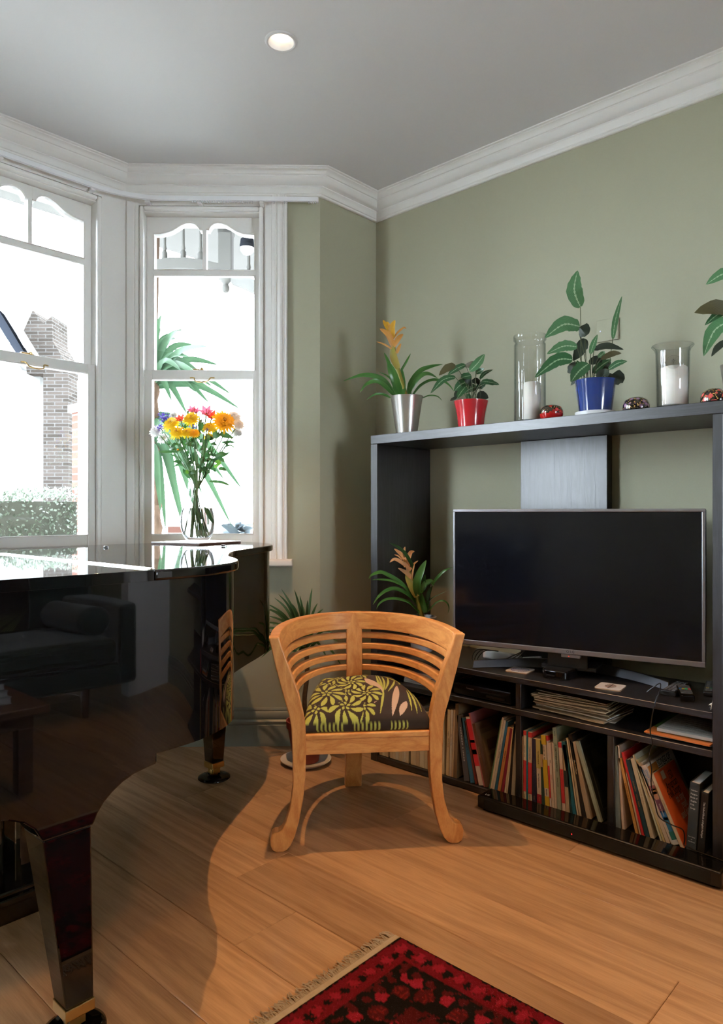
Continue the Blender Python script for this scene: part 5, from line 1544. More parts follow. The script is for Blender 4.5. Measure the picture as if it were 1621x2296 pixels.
M['stem'] = mat('leaf_stem', (.06, .075, .03), .5)
M['soil'] = mat('potting_soil', (.02, .014, .010), .95, var=.3, scale=80, bump=.8, bscale=150)

def px_pts(org, sc, pts, base, dd, seed, ends=None):
    """zoomed pixel polyline -> points round the plant's own distance, curling nearer or farther along the leaf"""
    r_ = random.Random(seed); n_ = len(pts) - 1
    e = r_.uniform(-1, 1) * dd if ends is None else ends; m_ = r_.uniform(-.4, .4) * dd
    return [at_depth(org[0] + x / sc, org[1] + y / sc, base + e * (i / max(1, n_)) + m_ * math.sin(math.pi * i / max(1, n_))) for i, (x, y) in enumerate(pts)]

def pot(t, prof, c, m, soil_r, soil_z, ribs=False):
    MB().lathe(prof, c, 40, cap=False).build('pot', m, t, smooth=True, angle=40)
    MB().lathe([(0.0, soil_z + .004), (soil_r * .6, soil_z + .003), (soil_r, soil_z)], c, 24, cap=False).build('soil', M['soil'], t)

ZT = 1.5505
XS = 2.612                                   # the pots stand towards the front of the shelf top
def pf_(prof, f, r=.967): return [(a * r, b * f) for a, b in prof]
def dist(p): return SN * p[0] + CS * p[1]
# --- bromeliad in a silver pot
c = (XS, 2.075, ZT); D_ = dist(on_x(912, 950, XS))
t = thing('potted_bromeliad', c, 'bromeliad with orange flower spike in a brushed silver pot on the shelf top', 'potted plant', 'plants on the shelving unit')
M['silver_pot'] = mat('brushed_silver_pot', (.55, .53, .50), .28, .9, var=.04)
k_ = D_ / F_PX
c = tuple(at_depth(912, 1150, D_).xy) + (ZT,)
pot(t, pf_([(.0, .002), (.049, .002), (.050, .0), (.078, .196), (.080, .203), (.077, .203), (.074, .190), (.060, .12)], .906), c, M['silver_pot'], .070, .168)
Zm = ((740, 680), 3.954)
BR1 = [([(575, 815), (480, 690), (380, 645), (270, 640), (115, 690)], 46), ([(560, 810), (470, 720), (400, 690), (320, 720), (265, 790)], 40), ([(535, 838), (470, 808), (400, 808), (318, 858)], 22),
       ([(600, 815), (560, 700), (500, 640), (430, 610)], 18), ([(620, 815), (560, 640), (510, 510)], 74), ([(640, 815), (637, 700), (635, 572)], 62), ([(690, 815), (720, 700), (800, 600), (900, 560), (1000, 540)], 44),
       ([(700, 800), (760, 690), (830, 630), (890, 630), (955, 665)], 38), ([(730, 818), (800, 730), (900, 680), (1000, 690), (1060, 730), (1100, 785)], 24), ([(820, 840), (880, 818), (950, 825), (993, 862)], 12),
       ([(622, 610), (670, 530), (715, 445)], 20), ([(700, 820), (700, 780), (690, 740)], 40), ([(580, 820), (565, 740), (560, 670)], 22), ([(600, 815), (530, 560), (478, 436)], 34)]
for i, (p, w) in enumerate(BR1):
    leaf(t, px_pts(*Zm, p, D_ - .02 * (i in (4, 5)), .07, i), w / 3.954 * k_ * 1.05, M['brom'], fold=.35, seed=i)
MB().tube([c[:2] + (ZT + .17,), tuple(at_depth(740 + 600 / 3.954, 680 + 580 / 3.954, D_)), tuple(at_depth(740 + 555 / 3.954, 680 + 330 / 3.954, D_))], [.012, .010, .006], 10).build('flower_stem', M['brom_g'], t, smooth=True)
for i, (p, w, m_) in enumerate((([(602, 580), (560, 470), (552, 368)], 66, 'brom_g'), ([(560, 390), (515, 280), (440, 225)], 52, 'brom_o'), ([(562, 385), (605, 315), (648, 272)], 46, 'brom_o'), ([(545, 405), (480, 365), (408, 340)], 18, 'brom_o'),
        ([(590, 445), (608, 400), (630, 355)], 30, 'brom_o'), ([(552, 305), (548, 220), (577, 148)], 56, 'brom_y'), ([(530, 255), (495, 195), (470, 148)], 36, 'brom_y'), ([(562, 315), (600, 260), (655, 216), (676, 230)], 18, 'brom_o'), ([(530, 215), (515, 185), (500, 163)], 26, 'brom_y'))):
    leaf(t, px_pts(*Zm, p, D_ - .015, .03, 40 + i), w / 3.954 * k_, M[m_], 'bract', shape='bract', fold=.4, seed=i)

# --- calathea in a red pot
D_ = dist(on_x(1056, 950, XS)); k_ = D_ / F_PX
c = tuple(at_depth(1056, 1150, D_).xy) + (ZT,)
t = thing('potted_calathea', c, 'small bushy dark leaved plant in a glossy red pot', 'potted plant', 'plants on the shelving unit')
M['red_pot'] = mat('red_glazed_pot', (.42, .010, .018), .18, coat=.5, var=.08)
pot(t, pf_([(.0, .002), (.056, .002), (.058, .0), (.062, .05), (.070, .10), (.077, .132), (.078, .139), (.075, .140), (.071, .128), (.060, .08)], .88), c, M['red_pot'], .066, .107)
CA1 = [([(1110, 550), (1040, 575), (965, 640)], 72, 'cal_b'), ([(1200, 545), (1120, 580), (1040, 640)], 60, 'cal'), ([(1310, 545), (1250, 545), (1180, 560)], 62, 'cal_b'), ([(1240, 600), (1310, 530), (1370, 450)], 82, 'cal_l'),
       ([(1110, 655), (1000, 680), (890, 800)], 62, 'cal'), ([(1230, 690), (1160, 720), (1100, 780)], 84, 'cal'), ([(1200, 740), (1160, 790), (1125, 845)], 64, 'cal'), ([(1300, 740), (1240, 760), (1185, 800)], 76, 'cal'),
       ([(1385, 710), (1340, 730), (1295, 750)], 76, 'cal'), ([(1345, 690), (1420, 700), (1500, 720)], 54, 'cal'), ([(1330, 670), (1370, 620), (1445, 588)], 38, 'cal'), ([(1290, 620), (1330, 600), (1370, 580)], 52, 'cal'),
       ([(1250, 640), (1200, 650), (1160, 660)], 74, 'cal'), ([(1300, 820), (1350, 825), (1405, 840)], 96, 'cal_d'), ([(1220, 800), (1228, 850), (1200, 880)], 54, 'cal'), ([(1130, 830), (1090, 850), (1065, 865)], 30, 'cal_d'),
       ([(1160, 760), (1130, 800), (1105, 850)], 60, 'cal_d'), ([(1260, 700), (1300, 690), (1330, 720)], 60, 'cal_d'), ([(1180, 650), (1230, 690), (1260, 740)], 60, 'cal_d')]
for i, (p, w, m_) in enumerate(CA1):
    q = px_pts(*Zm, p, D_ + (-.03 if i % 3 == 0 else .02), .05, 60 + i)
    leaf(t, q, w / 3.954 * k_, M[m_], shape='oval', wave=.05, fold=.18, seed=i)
    b0 = Vector(c) + Vector((random.uniform(-.03, .03), random.uniform(-.03, .03), .105))
    if i < 13: MB().tube(catmull([b0, (b0 + q[0]) / 2 + Vector((0, 0, .02)), q[0]], 4), .0014, 5).build('leaf_stem', M['stem'], t, smooth=True)

# --- tall striped calathea in a blue pot
D_ = dist(on_x(1335, 920, XS)); k_ = D_ / F_PX
c = tuple(at_depth(1335, 1150, D_).xy) + (ZT,)
t = thing('potted_striped_plant', c, 'tall plant with pale striped leaves in a cobalt blue pot', 'potted plant', 'plants on the shelving unit')
M['blue_pot'] = mat('blue_glazed_pot', (.012, .035, .17), .15, coat=.6, var=.12)
M['saucer'] = mat('white_glazed_saucer', (.66, .66, .66), .25)
sc_ = MB(); vs, fs = [], []
for i, (r0, z) in enumerate(((.060, .0), (.074, .002), (.076, .018), (.071, .018), (.066, .006))):
    for k in range(64):
        a = 2 * math.pi * k / 64; rr = r0 * (1 + (.012 * math.cos(a * 32) if 0 < i < 4 else 0)); vs.append((c[0] + rr * math.cos(a), c[1] + rr * math.sin(a), ZT + z))
for i in range(4):
    for k in range(64):
        k2 = (k + 1) % 64; fs.append((i * 64 + k, i * 64 + k2, i * 64 + 64 + k2, i * 64 + 64 + k))
fs += [tuple(range(63, -1, -1)), tuple(256 + k for k in range(64))]
sc_.add(vs, fs).build('saucer', M['saucer'], t, smooth=True, angle=50)
pot(t, pf_([(.0, .007), (.060, .007), (.0615, .008), (.078, .152), (.080, .158), (.077, .159), (.074, .150), (.066, .09)], .889), c, M['blue_pot'], .069, .125)
Zn = ((1130, 590), 3.301)
CA2 = [([(565, 325), (520, 200), (545, 55)], 112, 'cal_l', (575, 860)), ([(562, 470), (440, 455), (303, 552)], 122, 'cal_l', (575, 800)), ([(540, 620), (440, 615), (318, 672)], 84, 'cal_l', (590, 850)), ([(505, 715), (390, 720), (228, 846)], 108, 'cal', (600, 850)),
       ([(556, 520), (592, 500), (615, 445)], 88, 'cal_d', (620, 840)), ([(600, 560), (565, 640), (512, 722)], 92, 'cal_d', (610, 850)), ([(640, 672), (662, 600), (692, 528)], 44, 'cal_l', (640, 850)), ([(665, 640), (760, 612), (886, 640)], 54, 'cal_d', (650, 850)),
       ([(718, 712), (800, 672), (870, 668)], 48, 'cal_b', (660, 850)), ([(806, 560), (825, 420), (873, 243)], 42, 'cal_l', (770, 850)), ([(775, 785), (840, 742), (912, 726)], 48, 'cal', (680, 850)), ([(660, 812), (730, 752), (792, 714)], 74, 'cal', (650, 850)),
       ([(625, 745), (555, 800), (495, 880)], 104, 'cal', (620, 850)), ([(560, 840), (525, 870), (493, 905)], 34, 'cal_d', (600, 850)), ([(765, 870), (835, 850), (852, 790)], 118, 'cal_d', (680, 860)), ([(545, 740), (500, 780), (472, 812)], 70, 'cal_d', (600, 850)),
       ([(700, 700), (730, 672), (748, 656)], 44, 'cal_l', (660, 850)), ([(630, 740), (690, 715), (725, 735)], 66, 'cal_d', (640, 850)), ([(690, 850), (740, 820), (770, 840)], 80, 'cal_d', (660, 860)), ([(600, 800), (560, 770), (540, 720)], 60, 'cal', (610, 850)), ([(720, 830), (760, 780), (790, 730)], 50, 'cal_d', (680, 850))]
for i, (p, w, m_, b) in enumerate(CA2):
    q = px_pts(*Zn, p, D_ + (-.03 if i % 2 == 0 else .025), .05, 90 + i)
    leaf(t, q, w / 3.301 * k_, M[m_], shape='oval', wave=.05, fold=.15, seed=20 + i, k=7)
    b0 = at_depth(Zn[0][0] + b[0] / 3.301, Zn[0][1] + b[1] / 3.301, D_)
    MB().tube(catmull([b0, b0 * .5 + q[0] * .5 + Vector((0, 0, .015)), q[0]], 4), .0016, 5).build('leaf_stem', M['stem'], t, smooth=True)

# --- plant at the right picture edge
D_ = dist((2.72, .60)); k_ = D_ / F_PX
c = tuple(at_depth(1668, 1150, D_).xy) + (ZT,)
t = thing('potted_striped_plant', c, 'striped leaved plant reaching in from the right picture edge', 'potted plant', 'plants on the shelving unit')
pot(t, [(.0, .002), (.055, .002), (.056, .0), (.072, .13), (.074, .136), (.071, .136), (.066, .12), (.06, .09)], c, M['silver_pot'], .065, .12)
Zo = ((1400, 560), 6.04)
CA3 = [([(1560, 300), (1330, 330), (1102, 472)], 165, 'cal_l'), ([(1480, 840), (1240, 780), (948, 852)], 215, 'cal_b'), ([(1500, 770), (1260, 880), (1088, 1025)], 112, 'cal'), ([(1520, 940), (1230, 1080), (1072, 1440)], 215, 'cal_l'), ([(1480, 1220), (1290, 1300), (1178, 1445)], 100, 'cal_d'),
       ([(1700, 500), (1800, 350), (1900, 300)], 160, 'cal_l'), ([(1700, 900), (1850, 900), (2000, 1000)], 150, 'cal')]
for i, (p, w, m_) in enumerate(CA3):
    q = px_pts(*Zo, p, D_, .05, 140 + i)
    leaf(t, q, w / 6.04 * k_, M[m_], shape='oval', wave=.03, fold=.15, seed=50 + i)
    b0 = Vector(c) + Vector((0, 0, .12))
    MB().tube(catmull([b0, b0 * .5 + q[0] * .5 + Vector((0, 0, .03)), q[0]], 4), .0018, 5).build('leaf_stem', M['stem'], t, smooth=True)

# --- second bromeliad on the TV shelf behind the chair
D_ = dist((2.70, 2.06)); k_ = D_ / F_PX
c = tuple(at_depth(946, 1150, D_).xy) + (ZS,)
t = thing('potted_bromeliad', c, 'bromeliad with faded orange spike on the TV shelf behind the chair', 'potted plant', 'plants on the shelving unit')
M['grey_pot'] = mat('pale_grey_pot', (.50, .51, .55), .3, .3)
pot(t, [(.0, .002), (.050, .002), (.051, .0), (.066, .13), (.067, .15), (.070, .152), (.070, .165), (.066, .166), (.062, .15), (.05, .1)], c, M['grey_pot'], .062, .148)
Zq = ((820, 1180), 6.754)
BR2 = [([(770, 1100), (520, 850), (300, 720), (200, 700), (90, 740), (45, 800)], 62, 'brom'), ([(780, 1100), (600, 930), (400, 830), (200, 805), (90, 815)], 36, 'brom'), ([(780, 1180), (640, 1030), (450, 945), (300, 980), (180, 1080), (108, 1190)], 58, 'brom'), ([(790, 1290), (650, 1150), (450, 1095), (300, 1110), (200, 1180), (160, 1260)], 42, 'brom'),
       ([(785, 1050), (775, 850), (850, 650), (917, 512)], 118, 'brom'), ([(830, 1010), (900, 880), (990, 838), (1030, 905)], 90, 'brom'), ([(1005, 885), (1100, 760), (1200, 670), (1318, 622)], 46, 'brom'), ([(920, 1130), (960, 1000), (1012, 900)], 62, 'brom_d'), ([(900, 1305), (858, 1150), (850, 1005)], 84, 'brom'),
       ([(950, 1290), (1050, 1170), (1150, 1125), (1230, 1160), (1260, 1240), (1240, 1330)], 26, 'brom'), ([(920, 1250), (980, 1110), (1080, 1050), (1215, 985)], 16, 'brom_d'), ([(770, 730), (640, 480), (520, 340), (345, 245)], 56, 'brom_d'), ([(870, 1000), (870, 870), (900, 730)], 84, 'brom_d'), ([(790, 1320), (795, 1290), (805, 1265)], 60, 'brom'), ([(860, 1330), (830, 1150), (800, 1010)], 80, 'brom_d'), ([(900, 1330), (930, 1200), (960, 1120)], 60, 'brom_d')]
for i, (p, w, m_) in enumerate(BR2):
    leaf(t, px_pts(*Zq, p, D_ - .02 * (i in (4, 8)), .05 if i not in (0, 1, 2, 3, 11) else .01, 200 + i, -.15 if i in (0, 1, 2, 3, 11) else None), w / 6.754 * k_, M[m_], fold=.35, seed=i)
b0 = at_depth(820 + 860 / 6.754, 1180 + 1400 / 6.754, D_)
MB().tube([b0, at_depth(820 + 770 / 6.754, 1180 + 1060 / 6.754, D_), at_depth(820 + 620 / 6.754, 1180 + 560 / 6.754, D_)], [.012, .011, .007], 10).build('flower_stem', M['brom_g'], t, smooth=True)
for i, (p, w, m_) in enumerate((([(775, 1070), (690, 900), (600, 735)], 116, 'brom_g'), ([(700, 790), (610, 705), (488, 633)], 66, 'brom_p'), ([(670, 650), (560, 560), (440, 500), (362, 548)], 60, 'brom_p'), ([(640, 690), (640, 520), (680, 400), (738, 380)], 72, 'brom_p'), ([(600, 525), (540, 430), (428, 338)], 66, 'brom_p'),
        ([(592, 470), (578, 385), (597, 308)], 52, 'brom_p'), ([(670, 670), (720, 580), (795, 520)], 34, 'brom_p'), ([(695, 810), (712, 680), (742, 560)], 28, 'brom_p'), ([(545, 505), (490, 450), (428, 430)], 22, 'brom_p'), ([(600, 620), (585, 540), (570, 500)], 60, 'brom_o'))):
    leaf(t, px_pts(*Zq, p, D_ - .02, .03, 240 + i), w / 6.754 * k_, M[m_], 'bract', shape='bract', fold=.4, seed=i)

# --- dracaena on the floor by the bay
c = (2.262, 2.452, 0)
t = thing('potted_dracaena', c, 'spiky dracaena in a terracotta pot on a white saucer behind the chair', 'potted plant')
MB().lathe([(.0, .002), (.085, .0), (.095, .004), (.119, .020), (.120, .024), (.114, .024), (.090, .010), (.0, .010)], c, 40, cap=False).build('saucer', M['saucer'], t, smooth=True)
M['terra'] = mat('terracotta', (.22, .030, .022), .55, var=.15, scale=20)
pot(t, [(.0, .012), (.058, .012), (.060, .014), (.085, .17), (.092, .172), (.094, .205), (.088, .205), (.080, .18), (.07, .12)], c, M['terra'], .080, .178)
top = Vector((2.262, 2.452, .56))
MB().tube(catmull([(2.262, 2.452, .17), (2.255, 2.455, .3), (2.268, 2.45, .42), top], 5), [.011] * 15 + [.009], 8).build('trunk', mat('dracaena_trunk', (.10, .07, .045), .9, var=.4, scale=60, bump=.8, bscale=60), t, smooth=True)
M['drac'] = leaf_mat('dracaena_leaf', (.02, .07, .02), (.06, .15, .05), .35, trans=.15, vein=2)
rd = random.Random(9)
tips = [(630, 1320), (624, 1332), (645, 1360), (700, 1318), (672, 1335), (712, 1352), (596, 1352), (590, 1362), (598, 1380), (560, 1462), (525, 1494), (545, 1478), (575, 1440), (562, 1453), (610, 1400), (740, 1400), (760, 1440), (770, 1500), (720, 1380), (655, 1500), (735, 1480), (690, 1530), (600, 1420), (615, 1340), (660, 1322), (690, 1345), (585, 1395), (570, 1410), (725, 1365), (640, 1385), (605, 1365), (750, 1420), (555, 1440), (590, 1450), (680, 1360), (585, 1475), (700, 1450), (650, 1350), (630, 1410), (780, 1430)]
for i, (a, b) in enumerate(tips):
    tip = at_depth(a, b, dist(top) + rd.uniform(-.14, .14))
    mid = top * .45 + tip * .55 + Vector((0, 0, .03 + max(0, .50 - tip.z) * .55))
    leaf(t, [top + Vector((rd.uniform(-.006, .006), rd.uniform(-.006, .006), rd.uniform(-.05, .02))), mid, tip], .0125, M['drac'], fold=.3, seed=i, k=6)

# ================================================================ GLASS CANDLE HOLDERS AND CANDLES
M['glass'] = thin_glass('clear_glass')
M['wax'] = mat('ivory_wax', (.74, .70, .62), .45, sss=.15)
M['wick'] = mat('burnt_wick', (.02, .015, .01), .9)
def candle(c, r, h, lab):
    t = thing('pillar_candle', c, lab, 'candle', 'candles in glass holders')
    MB().lathe([(.0, .0), (r - .003, .0), (r, .003), (r, h - .005), (r - .005, h), (r * .75, h - .004), (.0, h - .007)], c, 32, cap=False).build('wax', M['wax'], t, smooth=True, angle=50)
    MB().tube([(c[0], c[1], c[2] + h - .007), (c[0] + .001, c[1], c[2] + h + .002), (c[0] + .003, c[1] + .001, c[2] + h + .008)], .0012, 6).build('wick', M['wick'], t)
D_ = dist(on_x(1188, 940, 2.605)); c = tuple(at_depth(1188, 1150, D_).xy) + (ZT,)
t = thing('glass_candle_holder', c, 'tall clear glass cylinder with rolled rim holding a slim candle', 'candle holder', 'glass candle holders')
MB().lathe(pf_([(.0, .0), (.062, .0), (.066, .004), (.066, .345), (.062, .352), (.063, .358), (.068, .364), (.0695, .378), (.068, .385), (.0665, .385), (.0655, .378), (.064, .366), (.059, .357), (.0585, .351), (.0630, .343), (.0630, .010), (.0, .008)], .935), c, 48, cap=False).build('glass_body', M['glass'], t, smooth=True, angle=60)
q = at_depth(1193, 1150, D_ - .005)
candle((q.x, q.y, ZT + .0085), .035, .158, 'slim ivory pillar candle inside the tall glass cylinder')
D_ = dist(on_x(1508, 910, 2.605)); c = tuple(at_depth(1508, 1150, D_).xy) + (ZT,)
t = thing('glass_candle_holder', c, 'shorter clear glass jar with flared rim and round tree seal', 'candle holder', 'glass candle holders')
MB().lathe(pf_([(.0, .0), (.050, .0), (.054, .004), (.057, .12), (.059, .220), (.063, .234), (.071, .242), (.0735, .246), (.071, .250), (.066, .248), (.060, .240), (.056, .222), (.0535, .12), (.051, .014), (.0, .011)], .917), c, 48, cap=False).build('glass_body', M['glass'], t, smooth=True, angle=60)
vd = Vector((-SN, -CS)); side = Vector((CS, -SN))
seal = MB().lathe([(.0, .0025), (.017, .0025), (.019, .004), (.022, .004), (.0235, .002), (.0235, .0), (.0, .0)], (0, 0, 0), 32, cap=False)
n2 = (vd * .93 - side * .36).normalized()
pos = Vector((c[0], c[1])) + n2 * .0556
ms = basis((pos.x, pos.y, ZT + .158), Vector((-n2.y, n2.x, 0)), (0, 0, 1))
seal.v = [tuple(ms @ Vector(p)) for p in seal.v]
so = seal.build('seal', M['glass'], t, smooth=True, angle=40)
tree = MB(); tree.box(-.0012, .0012, -.012, .0, .0025, .0042)
for a, b, r in ((0, .004, .006), (-.006, .001, .0045), (.006, .001, .0045), (-.003, .008, .0045), (.004, .008, .0045)):
    tree.lathe([(.0, .0048), (r * .7, .0044), (r, .003)], (a, b, 0), 10, cap=False)
tree.v = [tuple(ms @ Vector(p)) for p in tree.v]
tree.build('tree_relief', M['glass'], so, smooth=True)
q = at_depth(1513, 1150, D_ - .003)
candle((q.x, q.y, ZT + .0115), .0425, .140, 'wide ivory pillar candle inside the jar with the tree seal')

# ================================================================ PAINTED LACQUER BOXES
def lacquer(name, base, spots, gold, scale):
    m, nt, b = new_mat(name)
    tc = N(nt, 'ShaderNodeTexCoord')
    v1 = N(nt, 'ShaderNodeTexVoronoi', i_Scale=scale); v2 = N(nt, 'ShaderNodeTexVoronoi', i_Scale=scale * 2.6)
    nt.links.new(tc.outputs['Object'], v1.inputs['Vector']); nt.links.new(tc.outputs['Object'], v2.inputs['Vector'])
    def step(sock, lim):
        s = N(nt, 'ShaderNodeMath', operation='LESS_THAN'); s.inputs[1].default_value = lim; nt.links.new(sock, s.inputs[0]); return s.outputs[0]
    def mix(f, a, bcol):
        x = N(nt, 'ShaderNodeMix', data_type='RGBA'); nt.links.new(f, x.inputs[0])
        if isinstance(a, tuple): x.inputs[6].default_value = a + (1,)
        else: nt.links.new(a, x.inputs[6])
        x.inputs[7].default_value = bcol + (1,); return x.outputs[2]
    col = mix(step(v2.outputs['Distance'], .34), base, gold)
    col = mix(step(v1.outputs['Distance'], .42), col, spots)
    col = mix(step(v1.outputs['Distance'], .20), col, tuple(min(1, q * 1.7 + .03) for q in spots))
    col = mix(step(v1.outputs['Distance'], .08), col, (.5, .25, .03))
    nt.links.new(col, b.inputs['Base Color']); b.inputs['Roughness'].default_value = .15; b.inputs['Coat Weight'].default_value = .6
    return m
def trinket(px, x, r, h, lid, base, lab, base_h):
    D_ = dist(on_x(px, 905, x)); c = tuple(at_depth(px, 1150, D_).xy) + (ZT,)
    t = thing('lacquer_box', c, lab, 'trinket box', 'painted lacquer boxes')
    MB().lathe([(.0, .0), (r * .80, .0), (r * .97, base_h * .55), (r, base_h), (.0, base_h)], c, 36, cap=False).build('base', base, t, smooth=True, angle=40)
    MB().lathe([(r * .985, base_h + .0006), (r * 1.0, base_h + .004), (r * .97, base_h + (h - base_h) * .4), (r * .83, base_h + (h - base_h) * .75), (r * .5, h * .97), (.0, h)], c, 36, cap=False).build('lid', lid, t, smooth=True, angle=60)
M['lac_red'] = mat('red_lacquer', (.42, .010, .010), .15, coat=.6); M['lac_blk'] = mat('black_lacquer', (.008, .008, .009), .15, coat=.6)
trinket(1236, 2.58, .0465, .060, lacquer('red_floral_lacquer', (.03, .02, .012), (.40, .02, .015), (.30, .17, .05), 48), M['lac_red'], 'red based round lacquer box painted with red flowers', .024)
trinket(1426, 2.60, .0480, .056, lacquer('purple_floral_lacquer', (.016, .012, .010), (.18, .09, .16), (.34, .20, .06), 55), M['lac_blk'], 'black and gold round lacquer box painted with purple flowers', .010)
trinket(1601, 2.60, .0440, .056, lacquer('pink_floral_lacquer', (.016, .012, .010), (.50, .08, .07), (.36, .21, .06), 52), M['lac_blk'], 'black and gold round lacquer box painted with pink flowers', .010)

# ================================================================ VASE OF FLOWERS
VC = Vector((1.832, 2.704, 1.0520))
D_ = dist(VC); k_ = D_ / F_PX
Zv = ((320, 880), 6.235)
def vp(x, y, d=0.0): return at_depth(Zv[0][0] + x / Zv[1], Zv[0][1] + y / Zv[1], D_ + d)
vase = thing('glass_vase', tuple(VC), 'clear pear shaped glass vase half full of water on the piano', 'vase')
VO = [(.036, .0), (.052, .006), (.066, .028), (.0755, .060), (.0780, .088), (.0735, .125), (.063, .165), (.0525, .205), (.0445, .240), (.0410, .266)]
VI = [(.0395, .266), (.0430, .240), (.0508, .205), (.0612, .165), (.0716, .125), (.0760, .088), (.0735, .062), (.0640, .034), (.050, .018), (.0, .014)]
MB().lathe([(.0, .0)] + VO + VI, tuple(VC), 48, cap=False).build('glass_body', M['glass'], vase, smooth=True, angle=70)
wl = .150
WI = [(.0, .0145), (.0497, .0185), (.0637, .0345), (.0732, .062), (.0757, .088), (.0713, .125), (.0648, wl), (.0, wl)]
MB().lathe(WI, tuple(VC), 48, cap=False).build('water', glass_mat('water', 1.33), vase, smooth=True, angle=40)
bq = thing('flower_bouquet', (VC.x, VC.y, VC.z + .02), 'mixed bouquet of yellow, white, pink and purple flowers in the vase', 'bouquet')
M['petal_y'] = petal_mat('yellow_petal', (.80, .58, .02)); M['petal_o'] = petal_mat('golden_petal', (.78, .40, .01))
M['petal_w'] = petal_mat('white_petal', (.78, .77, .74)); M['petal_p'] = petal_mat('pink_petal', (.62, .13, .20)); M['petal_r'] = petal_mat('coral_petal', (.66, .06, .03))
M['petal_v'] = petal_mat('violet_petal', (.10, .045, .42)); M['heart'] = mat('flower_heart', (.40, .17, .012), .8)
M['gstem'] = mat('green_stem', (.06, .14, .03), .5, var=.2, scale=30); M['gleaf'] = leaf_mat('bouquet_leaf', (.018, .07, .018), (.05, .14, .04), .45, trans=.3, vein=6); M['gleaf2'] = leaf_mat('bright_bouquet_leaf', (.08, .22, .02), (.14, .32, .04), .45, trans=.35, vein=6)
def flower_head(x, y, r, kind, m, d=0.0, seed=0, tilt=(0, 0)):
    rr = random.Random(seed); c = vp(x, y, d); r = r / Zv[1] * k_
    n_ = Vector((-SN * .85 + tilt[0] * CS, -CS * .85 - tilt[0] * SN, .62 + tilt[1])).normalized()
    u = n_.orthogonal().normalized(); v = n_.cross(u)
    mb = MB()
    if kind == 'daisy':
        for row, (cnt, rad, lift) in enumerate(((18, 1.05, -.10), (17, .95, .25), (15, .78, .55), (12, .56, .80), (8, .34, .95))):
            for k in range(cnt):
                a = 2 * math.pi * (k + rr.uniform(-.2, .2) + row * .5) / cnt; dr = u * math.cos(a) + v * math.sin(a); sd = n_.cross(dr)
                L = r * rad * rr.uniform(.86, 1.08); w = r * .155
                p0 = c + dr * r * .05 + n_ * r * .03 * row; p1 = c + dr * L * .6 + n_ * r * lift * .42; p2 = c + dr * L + n_ * r * (lift * .50 - .12 * (row == 0))
                mb.add([p0 - sd * w * .35, p0 + sd * w * .35, p1 + sd * w, p1 - sd * w, p2 + sd * w * .45, p2 - sd * w * .45, p2 + dr * w * .7], [(0, 1, 2, 3), (3, 2, 4, 5), (5, 4, 6)])
    elif kind == 'statice':
        for k in range(46):
            q = c + Vector((rr.gauss(0, .45), rr.gauss(0, .45), rr.gauss(0, .40))) * r
            for s in range(3):
                dr = Vector((rr.uniform(-1, 1), rr.uniform(-1, 1), rr.uniform(-.2, 1))).normalized(); sd = dr.orthogonal().normalized() * r * .14
                mb.add([q - sd * .4, q + sd * .4, q + dr * r * .26 + sd, q + dr * r * .26 - sd], [(0, 1, 2, 3)])
    else:                                    # trumpet (alstroemeria)
        for k in range(6):
            a = 2 * math.pi * k / 6; dr = u * math.cos(a) + v * math.sin(a); sd = n_.cross(dr); w = r * .34
            p0 = c - n_ * r * .6; p1 = c + dr * r * .42 + n_ * r * .15; p2 = c + dr * r * .95 + n_ * r * .55
            mb.add([p0 - sd * w * .2, p0 + sd * w * .2, p1 + sd * w, p1 - sd * w, p2], [(0, 1, 2, 3), (3, 2, 4)])
    if kind == 'daisy':
        dm = MB().lathe([(.0, .22), (.30, .16), (.5, .0), (.3, -.12), (.0, -.2)], (0, 0, 0), 12, cap=False); mt_ = basis(c + n_ * r * .10, u, v)
        mb.add([tuple(mt_ @ (Vector(p) * r)) for p in dm.v], dm.f)
    o = mb.build('flower_head', m, bq, fix=False)
    if kind == 'daisy' and m is not M['petal_w']:
        h_ = MB().lathe([(.0, .16), (.14, .13), (.2, .0)], (0, 0, 0), 10, cap=False); mt_ = basis(c + n_ * r * .42, u, v)
        h_.v = [tuple(mt_ @ (Vector(p) * r * .6)) for p in h_.v]; h_.build('flower_heart', M['heart'], o, smooth=True)
    return c
HEADS = [(400, 440, 120, 'daisy', 'petal_y', -.03), (480, 560, 105, 'daisy', 'petal_y', -.05), (680, 370, 118, 'daisy', 'petal_y', -.02), (620, 560, 85, 'daisy', 'petal_y', -.04), (935, 490, 95, 'daisy', 'petal_y', .0), (1130, 410, 158, 'daisy', 'petal_o', -.04), (720, 570, 75, 'daisy', 'petal_o', -.05),
         (190, 540, 105, 'daisy', 'petal_w', .01), (280, 640, 85, 'daisy', 'petal_w', .05), (1270, 350, 115, 'daisy', 'petal_w', .03), (1340, 450, 90, 'daisy', 'petal_w', .0), (1320, 560, 80, 'daisy', 'petal_w', .04), (430, 330, 70, 'daisy', 'petal_w', .06), (930, 620, 70, 'daisy', 'petal_y', .03),
         (285, 350, 78, 'statice', 'petal_v', .0), (345, 385, 55, 'statice', 'petal_v', -.01), (243, 490, 55, 'statice', 'petal_v', -.02), (690, 470, 62, 'statice', 'petal_v', .0), (570, 310, 45, 'statice', 'petal_v', .03), (900, 520, 28, 'statice', 'petal_v', -.03),
         (530, 375, 80, 'trumpet', 'petal_r', -.03), (965, 335, 105, 'trumpet', 'petal_r', .01), (690, 255, 85, 'trumpet', 'petal_p', .03), (745, 268, 75, 'trumpet', 'petal_p', .02), (890, 285, 118, 'trumpet', 'petal_p', .0)]
rbq = random.Random(4)
neck = vp(745, 1500)
